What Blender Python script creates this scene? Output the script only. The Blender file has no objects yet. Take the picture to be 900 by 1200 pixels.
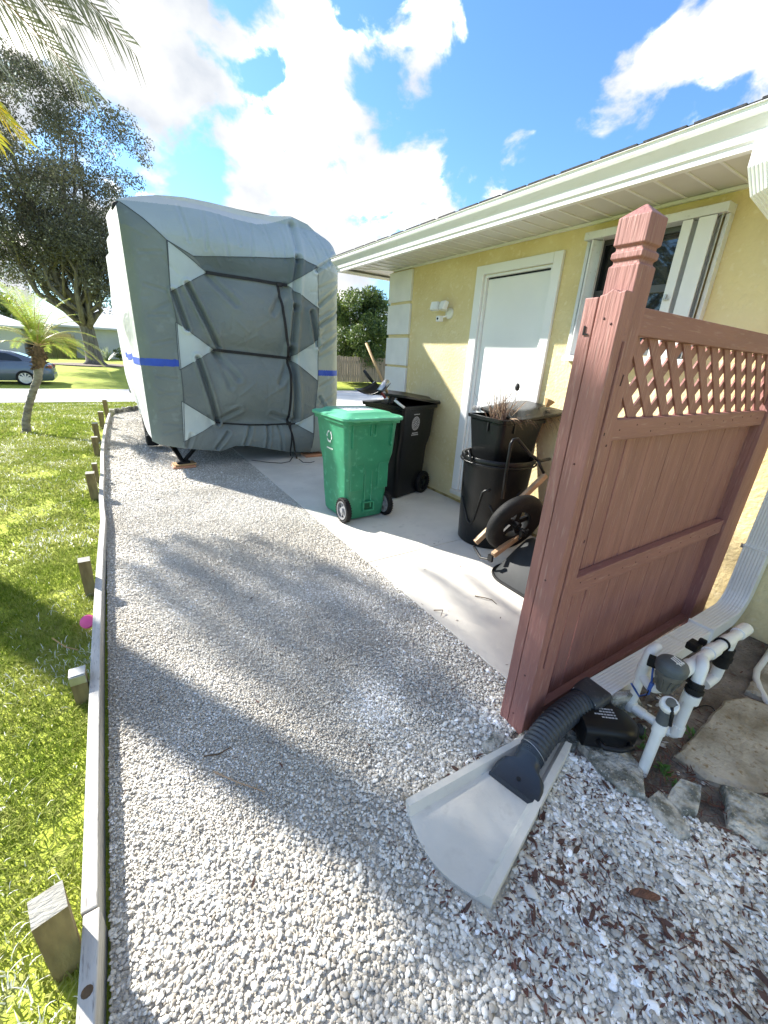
import bpy, math, random
import numpy as np
from mathutils import Vector, Matrix, Euler, noise
R = math.radians
random.seed(7); rng = np.random.default_rng(11)
scn = bpy.context.scene
COL = scn.collection

# ------------------------------------------------------------------ camera
EYE = 1.5
pit, yaw, rol = R(20.98), R(33.66), R(3.25)
fw = Vector((math.sin(yaw)*math.cos(pit), math.cos(yaw)*math.cos(pit), -math.sin(pit)))
rt = Vector((math.cos(yaw), -math.sin(yaw), 0)); up = rt.cross(fw)
r2 = rt*math.cos(rol)+up*math.sin(rol); u2 = up*math.cos(rol)-rt*math.sin(rol)
cd = bpy.data.cameras.new('camera'); cam = bpy.data.objects.new('camera', cd); COL.objects.link(cam)
m3 = Matrix((r2, u2, -fw)).transposed()
cam.matrix_world = Matrix.Translation((0, 0, EYE)) @ m3.to_4x4()
cd.sensor_fit = 'HORIZONTAL'; cd.sensor_width = 36; cd.lens = 473.7/900*36
cd.clip_start = 0.05; cd.clip_end = 2000
scn.camera = cam

# ------------------------------------------------------------------ light
SUN_EL = 34.0
SUNV = Vector((-.49*math.cos(R(SUN_EL)), .872*math.cos(R(SUN_EL)), math.sin(R(SUN_EL)))).normalized()
sd = bpy.data.lights.new('sun', 'SUN'); sun = bpy.data.objects.new('sun', sd); COL.objects.link(sun)
sd.energy = 3.1; sd.angle = R(.9); sd.color = (1, .955, .87)
sun.rotation_euler = SUNV.to_track_quat('Z', 'Y').to_euler(); sun.location = (-20, 35, 30)
scn.view_settings.view_transform = 'Standard'; scn.view_settings.look = 'None'
scn.view_settings.exposure = 2.12; scn.view_settings.gamma = 1
scn.render.resolution_x = 768; scn.render.resolution_y = 1024

W = bpy.data.worlds.new('World'); scn.world = W; W.use_nodes = True
nt = W.node_tree; nt.nodes.clear()
def N(t, ty, **kw):
    n = t.nodes.new(ty)
    for k, v in kw.items():
        if k.startswith('i_'): n.inputs[k[2:].replace('_', ' ')].default_value = v
        else: setattr(n, k, v)
    return n
out = N(nt, 'ShaderNodeOutputWorld')
sky = N(nt, 'ShaderNodeTexSky', sky_type='NISHITA', sun_disc=False)
sky.sun_elevation = R(SUN_EL); sky.sun_rotation = math.atan2(SUNV.x, SUNV.y); sky.air_density = 1.15; sky.dust_density = .35; sky.ozone_density = 2.2
bg = N(nt, 'ShaderNodeBackground'); bg.inputs[1].default_value = .15
tc = N(nt, 'ShaderNodeTexCoord'); L = nt.links.new
nz = N(nt, 'ShaderNodeTexNoise'); nz.inputs['Scale'].default_value = 7.5; nz.inputs['Detail'].default_value = 9; nz.inputs['Roughness'].default_value = .56; nz.inputs['Distortion'].default_value = .25
mp = N(nt, 'ShaderNodeMapping'); mp.inputs['Scale'].default_value = (1, 1, 1.35); mp.inputs['Location'].default_value = (.3, .1, 0)
L(tc.outputs['Generated'], mp.inputs[0]); L(mp.outputs[0], nz.inputs['Vector'])
def blob(c, r, w):
    d = N(nt, 'ShaderNodeVectorMath', operation='DISTANCE'); L(tc.outputs['Generated'], d.inputs[0]); d.inputs[1].default_value = c
    m = N(nt, 'ShaderNodeMapRange', interpolation_type='SMOOTHERSTEP'); L(d.outputs['Value'], m.inputs['Value'])
    m.inputs['From Min'].default_value = r; m.inputs['From Max'].default_value = 0; m.inputs['To Min'].default_value = 0; m.inputs['To Max'].default_value = w
    return m.outputs[0]
acc = nz.outputs[0]
NOISE = nz.outputs[0]
def add(a, b, op='ADD'):
    m = N(nt, 'ShaderNodeMath', operation=op); L(a, m.inputs[0])
    if isinstance(b, (int, float)): m.inputs[1].default_value = b
    else: L(b, m.inputs[1])
    return m.outputs[0]
acc = add(add(add(acc, .5, 'SUBTRACT'), 2.9, 'MULTIPLY'), .5)
for c, r, w in [((.03,.91,.41),.24,.30), ((.153,.894,.421),.16,.42), ((.31,.838,.45),.14,.22), ((.449,.828,.336),.20,.42), ((.60,.72,.29),.12,.40),
                ((.25,.90,.37),.15,.42), ((.36,.90,.24),.22,.34), ((.79,.42,.44),.20,.24), ((.88,.30,.38),.2,.40), ((.56,.659,.502),.12,.20),
                ((.70,.63,.30),.10,.34), ((.118,.946,.27),.09,.30), ((.514,.852,.101),.3,.2), ((.532,.738,.415),.07,.16), ((-.3,.93,.3),.4,.3),
                ((.64,.64,.40),.20,-.50), ((.075,.936,.35),.09,-.34), ((.19,.945,.29),.09,-.42), ((.235,.855,.464),.06,-.22), ((.43,.77,.47),.10,-.25), ((.70,.52,.48),.10,-.22), ((.52,.76,.39),.07,-.12)]:
    acc = add(acc, blob(c, r*1.12, w*.9))
mr = N(nt, 'ShaderNodeMapRange', interpolation_type='SMOOTHSTEP'); L(acc, mr.inputs['Value']); mr.inputs['From Min'].default_value = .50; mr.inputs['From Max'].default_value = .86
n2 = N(nt, 'ShaderNodeTexNoise'); n2.inputs['Scale'].default_value = 5.5; n2.inputs['Detail'].default_value = 7; L(mp.outputs[0], n2.inputs['Vector'])
cr = N(nt, 'ShaderNodeValToRGB'); L(n2.outputs[0], cr.inputs[0])
cr.color_ramp.elements[0].position = .34; cr.color_ramp.elements[0].color = (1.2, 1.28, 1.40, 1)
cr.color_ramp.elements[1].position = .68; cr.color_ramp.elements[1].color = (9.4, 8.8, 7.9, 1)
e_ = cr.color_ramp.elements.new(.52); e_.color = (1.85, 1.83, 1.80, 1)
hz = N(nt, 'ShaderNodeMix', data_type='RGBA', blend_type='MULTIPLY'); hz.inputs[0].default_value = 1; L(sky.outputs[0], hz.inputs[6]); hz.inputs[7].default_value = (.245, .345, .44, 1)
mx = N(nt, 'ShaderNodeMix', data_type='RGBA'); L(mr.outputs[0], mx.inputs[0]); L(hz.outputs[2], mx.inputs[6]); L(cr.outputs[0], mx.inputs[7])
L(mx.outputs[2], bg.inputs[0]); L(bg.outputs[0], out.inputs[0])

# ------------------------------------------------------------------ materials
def srgb(r, g, b):
    f = lambda c: (c/255/12.92 if c/255 <= .04045 else ((c/255+.055)/1.055)**2.4)
    return (f(r), f(g), f(b), 1)
def mat(name, c1, c2=None, rough=.7, scale=6, bump=0, bscale=40, stretch=(1,1,1), metal=0, spec=.5, detail=5, lo=.35, hi=.65, c3=None, trans=0, bdist=.01, coord='Object'):
    m = bpy.data.materials.new(name); m.use_nodes = True; t = m.node_tree; p = t.nodes['Principled BSDF']
    p.inputs['Roughness'].default_value = rough; p.inputs['Metallic'].default_value = metal; p.inputs['Specular IOR Level'].default_value = spec
    tc = N(t, 'ShaderNodeTexCoord'); mp = N(t, 'ShaderNodeMapping'); mp.inputs['Scale'].default_value = stretch
    t.links.new(tc.outputs[coord], mp.inputs[0])
    c1 = tuple(c1[:3])+(1,); c2 = tuple((c2 or tuple(x*.8 for x in c1))[:3])+(1,)
    nn = N(t, 'ShaderNodeTexNoise'); nn.inputs['Scale'].default_value = scale; nn.inputs['Detail'].default_value = detail; t.links.new(mp.outputs[0], nn.inputs['Vector'])
    r = N(t, 'ShaderNodeValToRGB'); r.color_ramp.elements[0].position = lo; r.color_ramp.elements[1].position = hi
    r.color_ramp.elements[0].color = c2; r.color_ramp.elements[1].color = c1; t.links.new(nn.outputs[0], r.inputs[0])
    col = r.outputs[0]
    if c3:
        n3 = N(t, 'ShaderNodeTexNoise'); n3.inputs['Scale'].default_value = scale*7.3; n3.inputs['Detail'].default_value = 3; t.links.new(mp.outputs[0], n3.inputs['Vector'])
        r3 = N(t, 'ShaderNodeMapRange'); r3.inputs['From Min'].default_value = .58; r3.inputs['From Max'].default_value = .72; t.links.new(n3.outputs[0], r3.inputs['Value'])
        m3_ = N(t, 'ShaderNodeMix', data_type='RGBA'); t.links.new(r3.outputs[0], m3_.inputs[0]); t.links.new(col, m3_.inputs[6]); m3_.inputs[7].default_value = tuple(c3[:3])+(1,); col = m3_.outputs[2]
    t.links.new(col, p.inputs['Base Color'])
    if bump:
        b = N(t, 'ShaderNodeBump'); b.inputs['Strength'].default_value = bump; b.inputs['Distance'].default_value = bdist
        bn = N(t, 'ShaderNodeTexNoise'); bn.inputs['Scale'].default_value = bscale; bn.inputs['Detail'].default_value = 10 if 'cover' in name else 4; bn.inputs['Roughness'].default_value = .62 if 'cover' in name else .5; bn.inputs['Distortion'].default_value = .8 if 'cover' in name else 0; t.links.new(mp.outputs[0], bn.inputs['Vector'])
        t.links.new(bn.outputs[0], b.inputs['Height']); t.links.new(b.outputs[0], p.inputs['Normal'])
    if trans:
        p.inputs['Transmission Weight'].default_value = 0
        tr = N(t, 'ShaderNodeBsdfTranslucent'); t.links.new(col, tr.inputs[0]); ms = N(t, 'ShaderNodeMixShader'); ms.inputs[0].default_value = trans
        o = t.nodes['Material Output']; t.links.new(p.outputs[0], ms.inputs[1]); t.links.new(tr.outputs[0], ms.inputs[2]); t.links.new(ms.outputs[0], o.inputs[0])
    return m
def leafmat(name, cols, trans=.35, rough=.5):     # colour chosen per leaf by vertex attribute
    m = bpy.data.materials.new(name); m.use_nodes = True; t = m.node_tree; p = t.nodes['Principled BSDF']; p.inputs['Roughness'].default_value = rough; p.inputs['Specular IOR Level'].default_value = .15 if 'grass' in name else .5
    a = N(t, 'ShaderNodeAttribute'); a.attribute_name = 'rnd'
    r = N(t, 'ShaderNodeValToRGB'); els = r.color_ramp.elements
    for i, c in enumerate(cols):
        pos = i/(len(cols)-1)
        e = els[0] if i == 0 else (els[1] if i == len(cols)-1 else els.new(pos)); e.position = pos; e.color = tuple(c[:3])+(1,)
    t.links.new(a.outputs['Fac'], r.inputs[0]); t.links.new(r.outputs[0], p.inputs['Base Color'])
    if trans:
        tr = N(t, 'ShaderNodeBsdfTranslucent'); t.links.new(r.outputs[0], tr.inputs[0]); ms = N(t, 'ShaderNodeMixShader'); ms.inputs[0].default_value = trans
        t.links.new(p.outputs[0], ms.inputs[1]); t.links.new(tr.outputs[0], ms.inputs[2]); t.links.new(ms.outputs[0], t.nodes['Material Output'].inputs[0])
    return m
M = {}
M['stucco'] = mat('yellow_stucco', srgb(224,208,162), srgb(214,195,144), .9, 3.2, .55, 42, c3=srgb(228,214,176), bdist=.012, detail=8)
M['stucco_base'] = mat('darker_stucco', srgb(190,170,110), srgb(120,100,60), .9, 9, .6, 55, detail=8)
M['white'] = mat('white_paint', (.80,.80,.79), (.75,.75,.745), .45, 2, .08, 30)
M['soffit'] = mat('soffit_vinyl', (.68,.66,.62), (.60,.58,.54), .5, 3)
M['gutter'] = mat('gutter_paint', (.84,.84,.83), (.77,.77,.76), .35, 4, c3=(.74,.73,.70), stretch=(1,.25,1))
M['quoin'] = mat('quoin_stucco', (.78,.78,.77), (.71,.71,.70), .8, 5, .3, 70)
M['shingle'] = mat('dark_shingle', (.06,.06,.065), (.03,.03,.033), .95, 30, .5, 60)
M['concrete'] = mat('slab_concrete', (.68,.65,.585), (.54,.515,.465), .85, 1.6, .35, 160, c3=(.58,.555,.50), bdist=.003, detail=9)
M['splash'] = mat('splash_concrete', (.68,.65,.58), (.56,.53,.47), .8, 3, .3, 120, c3=(.56,.53,.47), bdist=.003, detail=9)
M['fence'] = mat('fence_paint', srgb(154,106,99), srgb(134,90,85), .62, 5, .7, 30, stretch=(3.5,3.5,.3), c3=srgb(162,122,115), bdist=.006, detail=10, lo=.3, hi=.7)
M['fence_h'] = mat('fence_paint_rail', srgb(152,104,97), srgb(134,90,85), .62, 5, .6, 30, stretch=(.3,3.5,3.5), c3=srgb(160,120,113), bdist=.005, detail=10, lo=.3, hi=.7)
M['fence_dark'] = mat('fence_groove', srgb(88,50,50), srgb(70,38,40), .8, 9)
M['black'] = mat('black_plastic', (.012,.013,.014), (.008,.008,.009), .38, 5, .12, 220, bdist=.001, spec=.3)
M['blackmatte'] = mat('black_rubber', (.011,.011,.012), (.007,.007,.007), .7, 20, .3, 90, spec=.3)
M['blackcan'] = mat('weathered_black_plastic', (.008,.009,.010), (.005,.0055,.006), .30, 3, .2, 60, stretch=(3,3,.5), spec=.3)
M['darkgrey'] = mat('dark_grey_plastic', (.022,.025,.027), (.014,.016,.018), .62, 8, spec=.3)
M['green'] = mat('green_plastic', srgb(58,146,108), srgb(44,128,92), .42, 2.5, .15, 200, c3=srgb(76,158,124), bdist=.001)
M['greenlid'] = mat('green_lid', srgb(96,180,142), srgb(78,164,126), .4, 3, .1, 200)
M['label'] = mat('faded_label', (.72,.75,.73), (.45,.55,.5), .5, 30, lo=.42, hi=.5)
M['emblem'] = mat('emblem_print', (.55,.55,.56), (.45,.45,.46), .5, 30)
M['wheelhub'] = mat('grey_hub', (.28,.29,.30), (.2,.2,.21), .4, 10)
M['pvc'] = mat('white_pvc', (.80,.80,.78), (.72,.72,.69), .3, 9)
M['greyvalve'] = mat('grey_valve', (.10,.115,.12), (.07,.08,.085), .5, 18, .2, 80)
M['taupe'] = mat('valve_body', (.15,.145,.125), (.10,.098,.085), .6, 18)
M['blackpipe'] = mat('corrugated_plastic', (.045,.052,.062), (.03,.034,.04), .42, 8, c3=(.07,.075,.08))
M['navy'] = mat('spout_plastic', (.026,.037,.052), (.018,.027,.04), .36, 8, .1, 200)
M['soil'] = mat('sandy_soil', (.30,.26,.225), (.13,.105,.085), .95, 7, .9, 55, c3=(.2,.18,.16), detail=9, bdist=.03)
M['gravelbase'] = mat('gravel_base', (.70,.655,.57), (.46,.425,.36), .95, 70, .9, 90, detail=6, bdist=.02)
M['lawn'] = mat('lawn_base', (.42,.47,.05), (.28,.34,.035), .95, 1.3, .9, 28, c3=(.27,.29,.08), detail=11, bdist=.06)
M['street'] = mat('street_asphalt', (.40,.40,.41), (.34,.34,.35), .85, .8, .3, 60)
M['limestone'] = mat('limestone', (.56,.53,.46), (.17,.17,.14), .9, 16, 1.0, 42, c3=(.58,.55,.48), detail=12, bdist=.03, lo=.42, hi=.58)
M['paver'] = mat('stained_paver', (.50,.45,.37), (.25,.215,.155), .9, 7, .8, 60, c3=(.25,.18,.10), detail=10, bdist=.012)
M['board'] = mat('weathered_board', (.58,.56,.52), (.42,.405,.38), .85, 5, .5, 40, stretch=(5,.6,5), c3=(.24,.225,.21), bdist=.005)
M['stake'] = mat('treated_stake', (.30,.235,.10), (.15,.11,.045), .8, 6, .5, 30, stretch=(3,3,.8), bdist=.006)
M['stake_top'] = mat('stake_end_grain', (.42,.41,.36), (.26,.245,.21), .85, 14, .6, 50, stretch=(1,3,1))
M['wood'] = mat('pale_wood', (.46,.32,.20), (.34,.22,.13), .6, 6, .3, 40, stretch=(.5,3,3))
M['wood2'] = mat('tool_handle_wood', (.50,.34,.18), (.38,.24,.12), .6, 6)
M['red'] = mat('red_handle', (.30,.02,.03), (.2,.015,.02), .4, 6)
M['steel'] = mat('galvanised', (.5,.5,.5), (.4,.4,.4), .35, 20, metal=.8)
M['glass'] = mat('window_glass', (.015,.02,.024), (.012,.015,.018), .03, 1, spec=1.0)
M['alu'] = mat('shutter_aluminium', (.70,.71,.71), (.62,.63,.63), .4, 6, c3=(.55,.55,.55))
M['winframe'] = mat('grey_window_frame', (.10,.105,.11), (.08,.085,.09), .5, 6)
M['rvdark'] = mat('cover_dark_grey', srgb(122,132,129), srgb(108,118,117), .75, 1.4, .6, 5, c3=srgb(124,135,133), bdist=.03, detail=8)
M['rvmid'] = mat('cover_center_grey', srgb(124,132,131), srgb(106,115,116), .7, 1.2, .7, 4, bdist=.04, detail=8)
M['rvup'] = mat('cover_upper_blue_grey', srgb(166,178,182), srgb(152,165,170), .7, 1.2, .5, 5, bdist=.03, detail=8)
M['rvband'] = mat('cover_dark_band', srgb(98,110,116), srgb(86,98,105), .75, 1.2, .5, 5, bdist=.03)  # darker blue-grey band of cloth below the upper panel
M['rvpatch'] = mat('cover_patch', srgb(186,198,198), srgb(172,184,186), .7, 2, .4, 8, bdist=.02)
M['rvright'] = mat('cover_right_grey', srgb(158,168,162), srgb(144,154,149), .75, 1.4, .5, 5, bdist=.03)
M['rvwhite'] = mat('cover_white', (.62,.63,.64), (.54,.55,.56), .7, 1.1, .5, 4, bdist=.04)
M['rvblue'] = mat('blue_stripe', srgb(45,84,190), srgb(38,72,175), .6, 8)
M['strap'] = mat('black_webbing', (.016,.017,.02), (.01,.01,.012), .7, 30)
M['orange'] = mat('orange_pad', (.55,.26,.14), (.42,.20,.11), .6, 8)
M['orangewood'] = mat('pad_board', (.45,.30,.14), (.35,.22,.1), .8, 8)
M['bark'] = mat('tree_bark', (.20,.18,.155), (.10,.088,.075), .95, 5, .8, 12, stretch=(2,2,.4), bdist=.05)
M['palmbark'] = mat('palm_bark', (.30,.275,.23), (.16,.14,.115), .95, 8, .9, 22, stretch=(1,1,2.5), bdist=.03)
M['boot'] = mat('palm_fibre', (.16,.10,.055), (.07,.045,.025), .95, 25, .8, 40)
M['housewhite'] = mat('far_wall_white', (.62,.62,.60), (.55,.55,.53), .9, 1)
M['housetan'] = mat('far_wall_tan', (.42,.34,.22), (.36,.29,.19), .9, 1)
M['roofpale'] = mat('pale_roof', (.60,.62,.64), (.52,.54,.56), .6, 2)
M['picket'] = mat('picket_wood', (.34,.26,.18), (.22,.17,.115), .9, 3, .3, 20, stretch=(4,4,.6))
M['carpaint'] = mat('blue_grey_paint', (.13,.16,.21), (.12,.15,.20), .25, 2, metal=.4)
M['carglass'] = mat('car_glass', (.03,.035,.04), (.025,.03,.035), .08, 2)
M['rim'] = mat('alloy_rim', (.6,.6,.6), (.5,.5,.5), .3, 5, metal=.7)
M['tail'] = mat('tail_lamp', (.35,.06,.05), (.25,.04,.03), .3, 5)
M['pink'] = mat('pink_plastic', (.80,.10,.30), (.70,.08,.26), .4, 4)
M['blue'] = mat('blue_wire', (.05,.12,.4), (.04,.1,.35), .4, 4)
M['mulch'] = mat('tree_ring_mulch', (.22,.17,.13), (.12,.09,.07), .95, 8, .6, 20)
M['printw'] = mat('white_print', (.6,.6,.6), (.5,.5,.5), .6, 10)
M['deadleaf'] = leafmat('dead_leaf', [(.06,.03,.02),(.15,.075,.05),(.26,.16,.11),(.11,.055,.045)], 0, .8)
M['mulchleaf'] = leafmat('mulch_bit', [(.09,.04,.03),(.20,.09,.06),(.32,.17,.11),(.14,.06,.045)], 0, .85)
M['frondead'] = leafmat('dead_frond', [(.12,.07,.055),(.26,.16,.11),(.42,.30,.20)], .1, .8)
M['grass'] = leafmat('grass_blade', [(.17,.25,.018),(.37,.48,.035),(.50,.58,.07),(.44,.44,.14)], .45, .8)
M['oak'] = leafmat('big_tree_leaf', [(.045,.046,.026),(.09,.09,.055),(.14,.14,.09),(.21,.21,.15)], .2, .9)
M['bushleaf'] = leafmat('round_tree_leaf', [(.025,.06,.018),(.05,.11,.03),(.10,.18,.04),(.20,.26,.06)], .3, .5)
M['palmleaf'] = leafmat('palm_leaflet', [(.12,.24,.04),(.26,.42,.07),(.48,.52,.10)], .5, .45)
M['palmgrey'] = leafmat('coconut_leaflet', [(.13,.15,.10),(.22,.25,.17),(.34,.35,.27)], .35, .45)
M['palmyellow'] = leafmat('yellow_leaflet', [(.55,.38,.02),(.75,.55,.04),(.50,.50,.06)], .45, .5)
M['weed'] = leafmat('weed_leaf', [(.06,.16,.03),(.12,.26,.05)], .4, .5)
M['pebble'] = leafmat('pebble_stone', [(.26,.225,.18),(.50,.455,.38),(.65,.61,.53),(.76,.725,.65),(.83,.81,.75)], 0, .75)

# ------------------------------------------------------------------ object helpers
OFF = {}
def tag(o, label=None, cat=None, group=None, kind=None):
    if label: o['label'] = label
    if cat: o['category'] = cat
    if group: o['group'] = group
    if kind: o['kind'] = kind
    return o
def thing(name, loc, label, cat, group=None):
    o = bpy.data.objects.new(name, None); COL.objects.link(o); o.location = loc; o.empty_display_size = .1
    OFF[o] = Vector(loc); return tag(o, label, cat, group)
def frame(d, upv=(0,0,1)):
    d = Vector(d).normalized(); u = Vector(upv)
    if abs(d.dot(u)) > .97: u = Vector((1,0,0)) if abs(d.x) < .9 else Vector((0,1,0))
    a = d.cross(u).normalized(); return a, a.cross(d).normalized(), d
class MB:
    def __init__(s): s.v = []; s.f = []; s.rn = []
    def add(s, vs, fs, rn=None):
        b = len(s.v); s.v += [tuple(v) for v in vs]; s.f += [tuple(b+i for i in f) for f in fs]
        if rn is not None: s.rn += [rn]*len(vs)
        return s
    def box(s, c, d, rot=None):
        c = Vector(c); h = Vector(d)/2; vs = []
        for x in (-1,1):
            for y in (-1,1):
                for z in (-1,1):
                    p = Vector((x*h.x, y*h.y, z*h.z))
                    if rot is not None: p = rot @ p
                    vs.append(c+p)
        return s.add(vs, [(0,1,3,2),(4,6,7,5),(0,4,5,1),(2,3,7,6),(0,2,6,4),(1,5,7,3)])
    def b2(s, x0, x1, y0, y1, z0, z1): return s.box(((x0+x1)/2,(y0+y1)/2,(z0+z1)/2),(abs(x1-x0),abs(y1-y0),abs(z1-z0)))
    def beam(s, a, b, w, h, upv=(0,0,1)):
        a = Vector(a); b = Vector(b); x, y, d = frame(b-a, upv)
        vs = [p+x*i*w/2+y*j*h/2 for p in (a, b) for i, j in ((-1,-1),(1,-1),(1,1),(-1,1))]
        return s.add(vs, [(3,2,1,0),(4,5,6,7),(0,1,5,4),(1,2,6,5),(2,3,7,6),(3,0,4,7)])
    def tube(s, pts, r, n=10, cap=True, flat=None, upv=(0,0,1)):
        pts = [Vector(p) for p in pts]; k = len(pts); rs = r if isinstance(r, (list, tuple)) else [r]*k; vs = []
        px = None
        for i, p in enumerate(pts):
            d = (pts[min(i+1,k-1)]-pts[max(i-1,0)])
            a, b, d = frame(d, upv)
            if px is not None:
                a2 = px - d*px.dot(d)
                if a2.length > 1e-4: a = a2.normalized(); b = a.cross(d).normalized()
            px = a
            for j in range(n):
                t = 2*math.pi*j/n; vs.append(p+a*math.cos(t)*rs[i]+b*math.sin(t)*rs[i]*(flat or 1))
        fs = [(i*n+j, i*n+(j+1)%n, (i+1)*n+(j+1)%n, (i+1)*n+j) for i in range(k-1) for j in range(n)]
        if cap: fs += [tuple(range(n))[::-1], tuple((k-1)*n+j for j in range(n))]
        return s.add(vs, fs)
    def loft(s, rings, cap=True):
        n = len(rings[0]); vs = [v for r in rings for v in r]; k = len(rings)
        fs = [(i*n+j, i*n+(j+1)%n, (i+1)*n+(j+1)%n, (i+1)*n+j) for i in range(k-1) for j in range(n)]
        if cap: fs += [tuple(range(n))[::-1], tuple((k-1)*n+j for j in range(n))]
        return s.add(vs, fs)
    def lathe(s, prof, c, axis=(0,0,1), n=24, tor=False):
        a, b, d = frame(axis); c = Vector(c); rings = []
        for r, h in prof: rings.append([c+d*h+(a*math.cos(2*math.pi*j/n)+b*math.sin(2*math.pi*j/n))*max(r,1e-4) for j in range(n)])
        if tor:
            rings.append(rings[0]); return s.loft(rings, cap=False)
        return s.loft(rings)
    def prism(s, poly, z0, z1, jit=0):
        n = len(poly); top = [Vector((p[0],p[1],z1+random.uniform(-jit,jit))) for p in poly]; bot = [Vector((p[0]*1.0,p[1],z0)) for p in poly]
        return s.add(bot+top, [tuple(range(n))[::-1], tuple(range(n,2*n))]+[(i,(i+1)%n,n+(i+1)%n,n+i) for i in range(n)])
    def build(s, name, m, parent=None, smooth=False, bevel=0, seg=2, xf=None, ang=None):
        me = bpy.data.meshes.new(name)
        root = parent
        while root is not None and root.parent is not None: root = root.parent
        off = OFF.get(root, Vector((0,0,0)))
        vs = [Vector(v) for v in s.v]
        if xf is not None: vs = [xf @ v for v in vs]
        me.from_pydata([tuple(v-off) for v in vs], [], s.f); me.update()
        if s.rn:
            a = me.attributes.new('rnd', 'FLOAT', 'POINT'); a.data.foreach_set('value', np.array(s.rn, np.float32))
        import bmesh as _b
        bm = _b.new(); bm.from_mesh(me); _b.ops.recalc_face_normals(bm, faces=bm.faces) if not s.rn else None; bm.to_mesh(me); bm.free()
        if smooth: me.polygons.foreach_set('use_smooth', [True]*len(me.polygons))
        me.materials.append(m)
        o = bpy.data.objects.new(name, me); COL.objects.link(o)
        if parent is not None: o.parent = parent
        if smooth and ang is not None:
            mo = o.modifiers.new('e', 'EDGE_SPLIT'); mo.split_angle = R(ang)
        if bevel:
            mo = o.modifiers.new('b', 'BEVEL'); mo.width = bevel; mo.segments = seg; mo.limit_method = 'ANGLE'; mo.angle_limit = R(35)
        return o
def npmesh(name, V, F, m, rn=None, smooth=False, parent=None):
    me = bpy.data.meshes.new(name); F = np.asarray(F, np.int32); k = F.shape[1]
    root = parent
    while root is not None and root.parent is not None: root = root.parent
    if root in OFF: V = V-np.array(OFF[root])
    me.vertices.add(len(V)); me.vertices.foreach_set('co', np.asarray(V, np.float32).ravel())
    me.loops.add(F.size); me.loops.foreach_set('vertex_index', F.ravel())
    me.polygons.add(len(F)); me.polygons.foreach_set('loop_start', np.arange(0, F.size, k, dtype=np.int32)); me.polygons.foreach_set('loop_total', np.full(len(F), k, np.int32))
    if rn is not None:
        a = me.attributes.new('rnd', 'FLOAT', 'POINT'); a.data.foreach_set('value', np.asarray(rn, np.float32))
    me.update(calc_edges=True)
    if smooth: me.polygons.foreach_set('use_smooth', np.ones(len(F), bool))
    me.materials.append(m); o = bpy.data.objects.new(name, me); COL.objects.link(o)
    if parent is not None: o.parent = parent
    return o
def rrect(hx, hy, r, n=5, sq=1):
    pts = []
    for cx, cy, a0 in ((hx-r,hy-r,0),(-hx+r,hy-r,90),(-hx+r,-hy+r,180),(hx-r,-hy+r,270)):
        for i in range(n+1):
            a = R(a0+90*i/n); pts.append((cx+r*math.cos(a), cy+r*math.sin(a)))
    return pts
def fb(x, y, z=0, s=1): return noise.noise(Vector((x*s, y*s, z*s)))

# ------------------------------------------------------------------ ground
def gz(y): 
    if y < 10: return -.03
    if y < 15.2: return -.03-.27*(y-10)/5.2
    if y < 21: return -.30
    if y < 32: return -.30+.30*(y-21)/11
    return 0.0
g = MB(); ys = [-40,-10,0,5,8,10,11,12,13,14,15.2,18,21,24,28,32,45,80,160,400]; xs = [-300,-100,-40,-15,-5,0,5,15,40,100,300]
vs = [(x, y, gz(y)) for y in ys for x in xs]; nx = len(xs)
g.add(vs, [(j*nx+i, j*nx+i+1, (j+1)*nx+i+1, (j+1)*nx+i) for j in range(len(ys)-1) for i in range(nx-1)])
tag(g.build('lawn', M['lawn'], smooth=True), kind='structure')
s = MB(); s.add([(-200,15.75,-.285),(200,15.75,-.285),(200,20.0,-.285),(-200,20.0,-.285)], [(0,1,2,3)]); tag(s.build('street', M['street']), kind='structure')
# gravel bed: slab side straight, board side straight, far end curves to the trailer
def edge_left(y): return -.23-.03*math.sin(max(0, min(1, (y-4)/5))*math.pi) + .0*y + max(0, (y-8.5))*.035
s = MB(); poly = []
gy = [-1.5+i*.5 for i in range(25)]
left = [(edge_left(y), y) for y in gy if y <= 10.3]; far = [(-.02,11.0),(.22,11.6),(.6,12.0),(1.45,12.2)]
right = [(1.455,12.2),(1.455,.80),(1.2,.74),(1.42,.5),(1.45,.3),(1.6,.05),(1.9,-.2),(2.2,-.7),(2.4,-1.5)]
poly = left+far+right
s.prism(poly, -.05, .0)
tag(s.build('gravel_bed', M['gravelbase']), kind='structure')
s = MB(); s.prism([(1.16,.778),(1.42,.5),(1.45,.3),(1.6,.05),(1.9,-.2),(2.2,-.7),(2.4,-1.5),(3.2,-1.5),(3.2,.778)], -.05, -.004)
tag(s.build('soil_bed', M['soil']), kind='structure')
# concrete slab in bays with joints
s = MB()
for y0, y1 in ((.80,2.37),(2.376,5.3),(5.306,8.2),(8.206,11.2),(11.206,15.7)): s.b2(1.46, 3.16 if y1 < 5 else 9.2, y0, y1, -.09, .008 if y1 < 11.3 else .0)
tag(s.build('concrete_slab', M['concrete'], bevel=.004), kind='structure')

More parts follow.
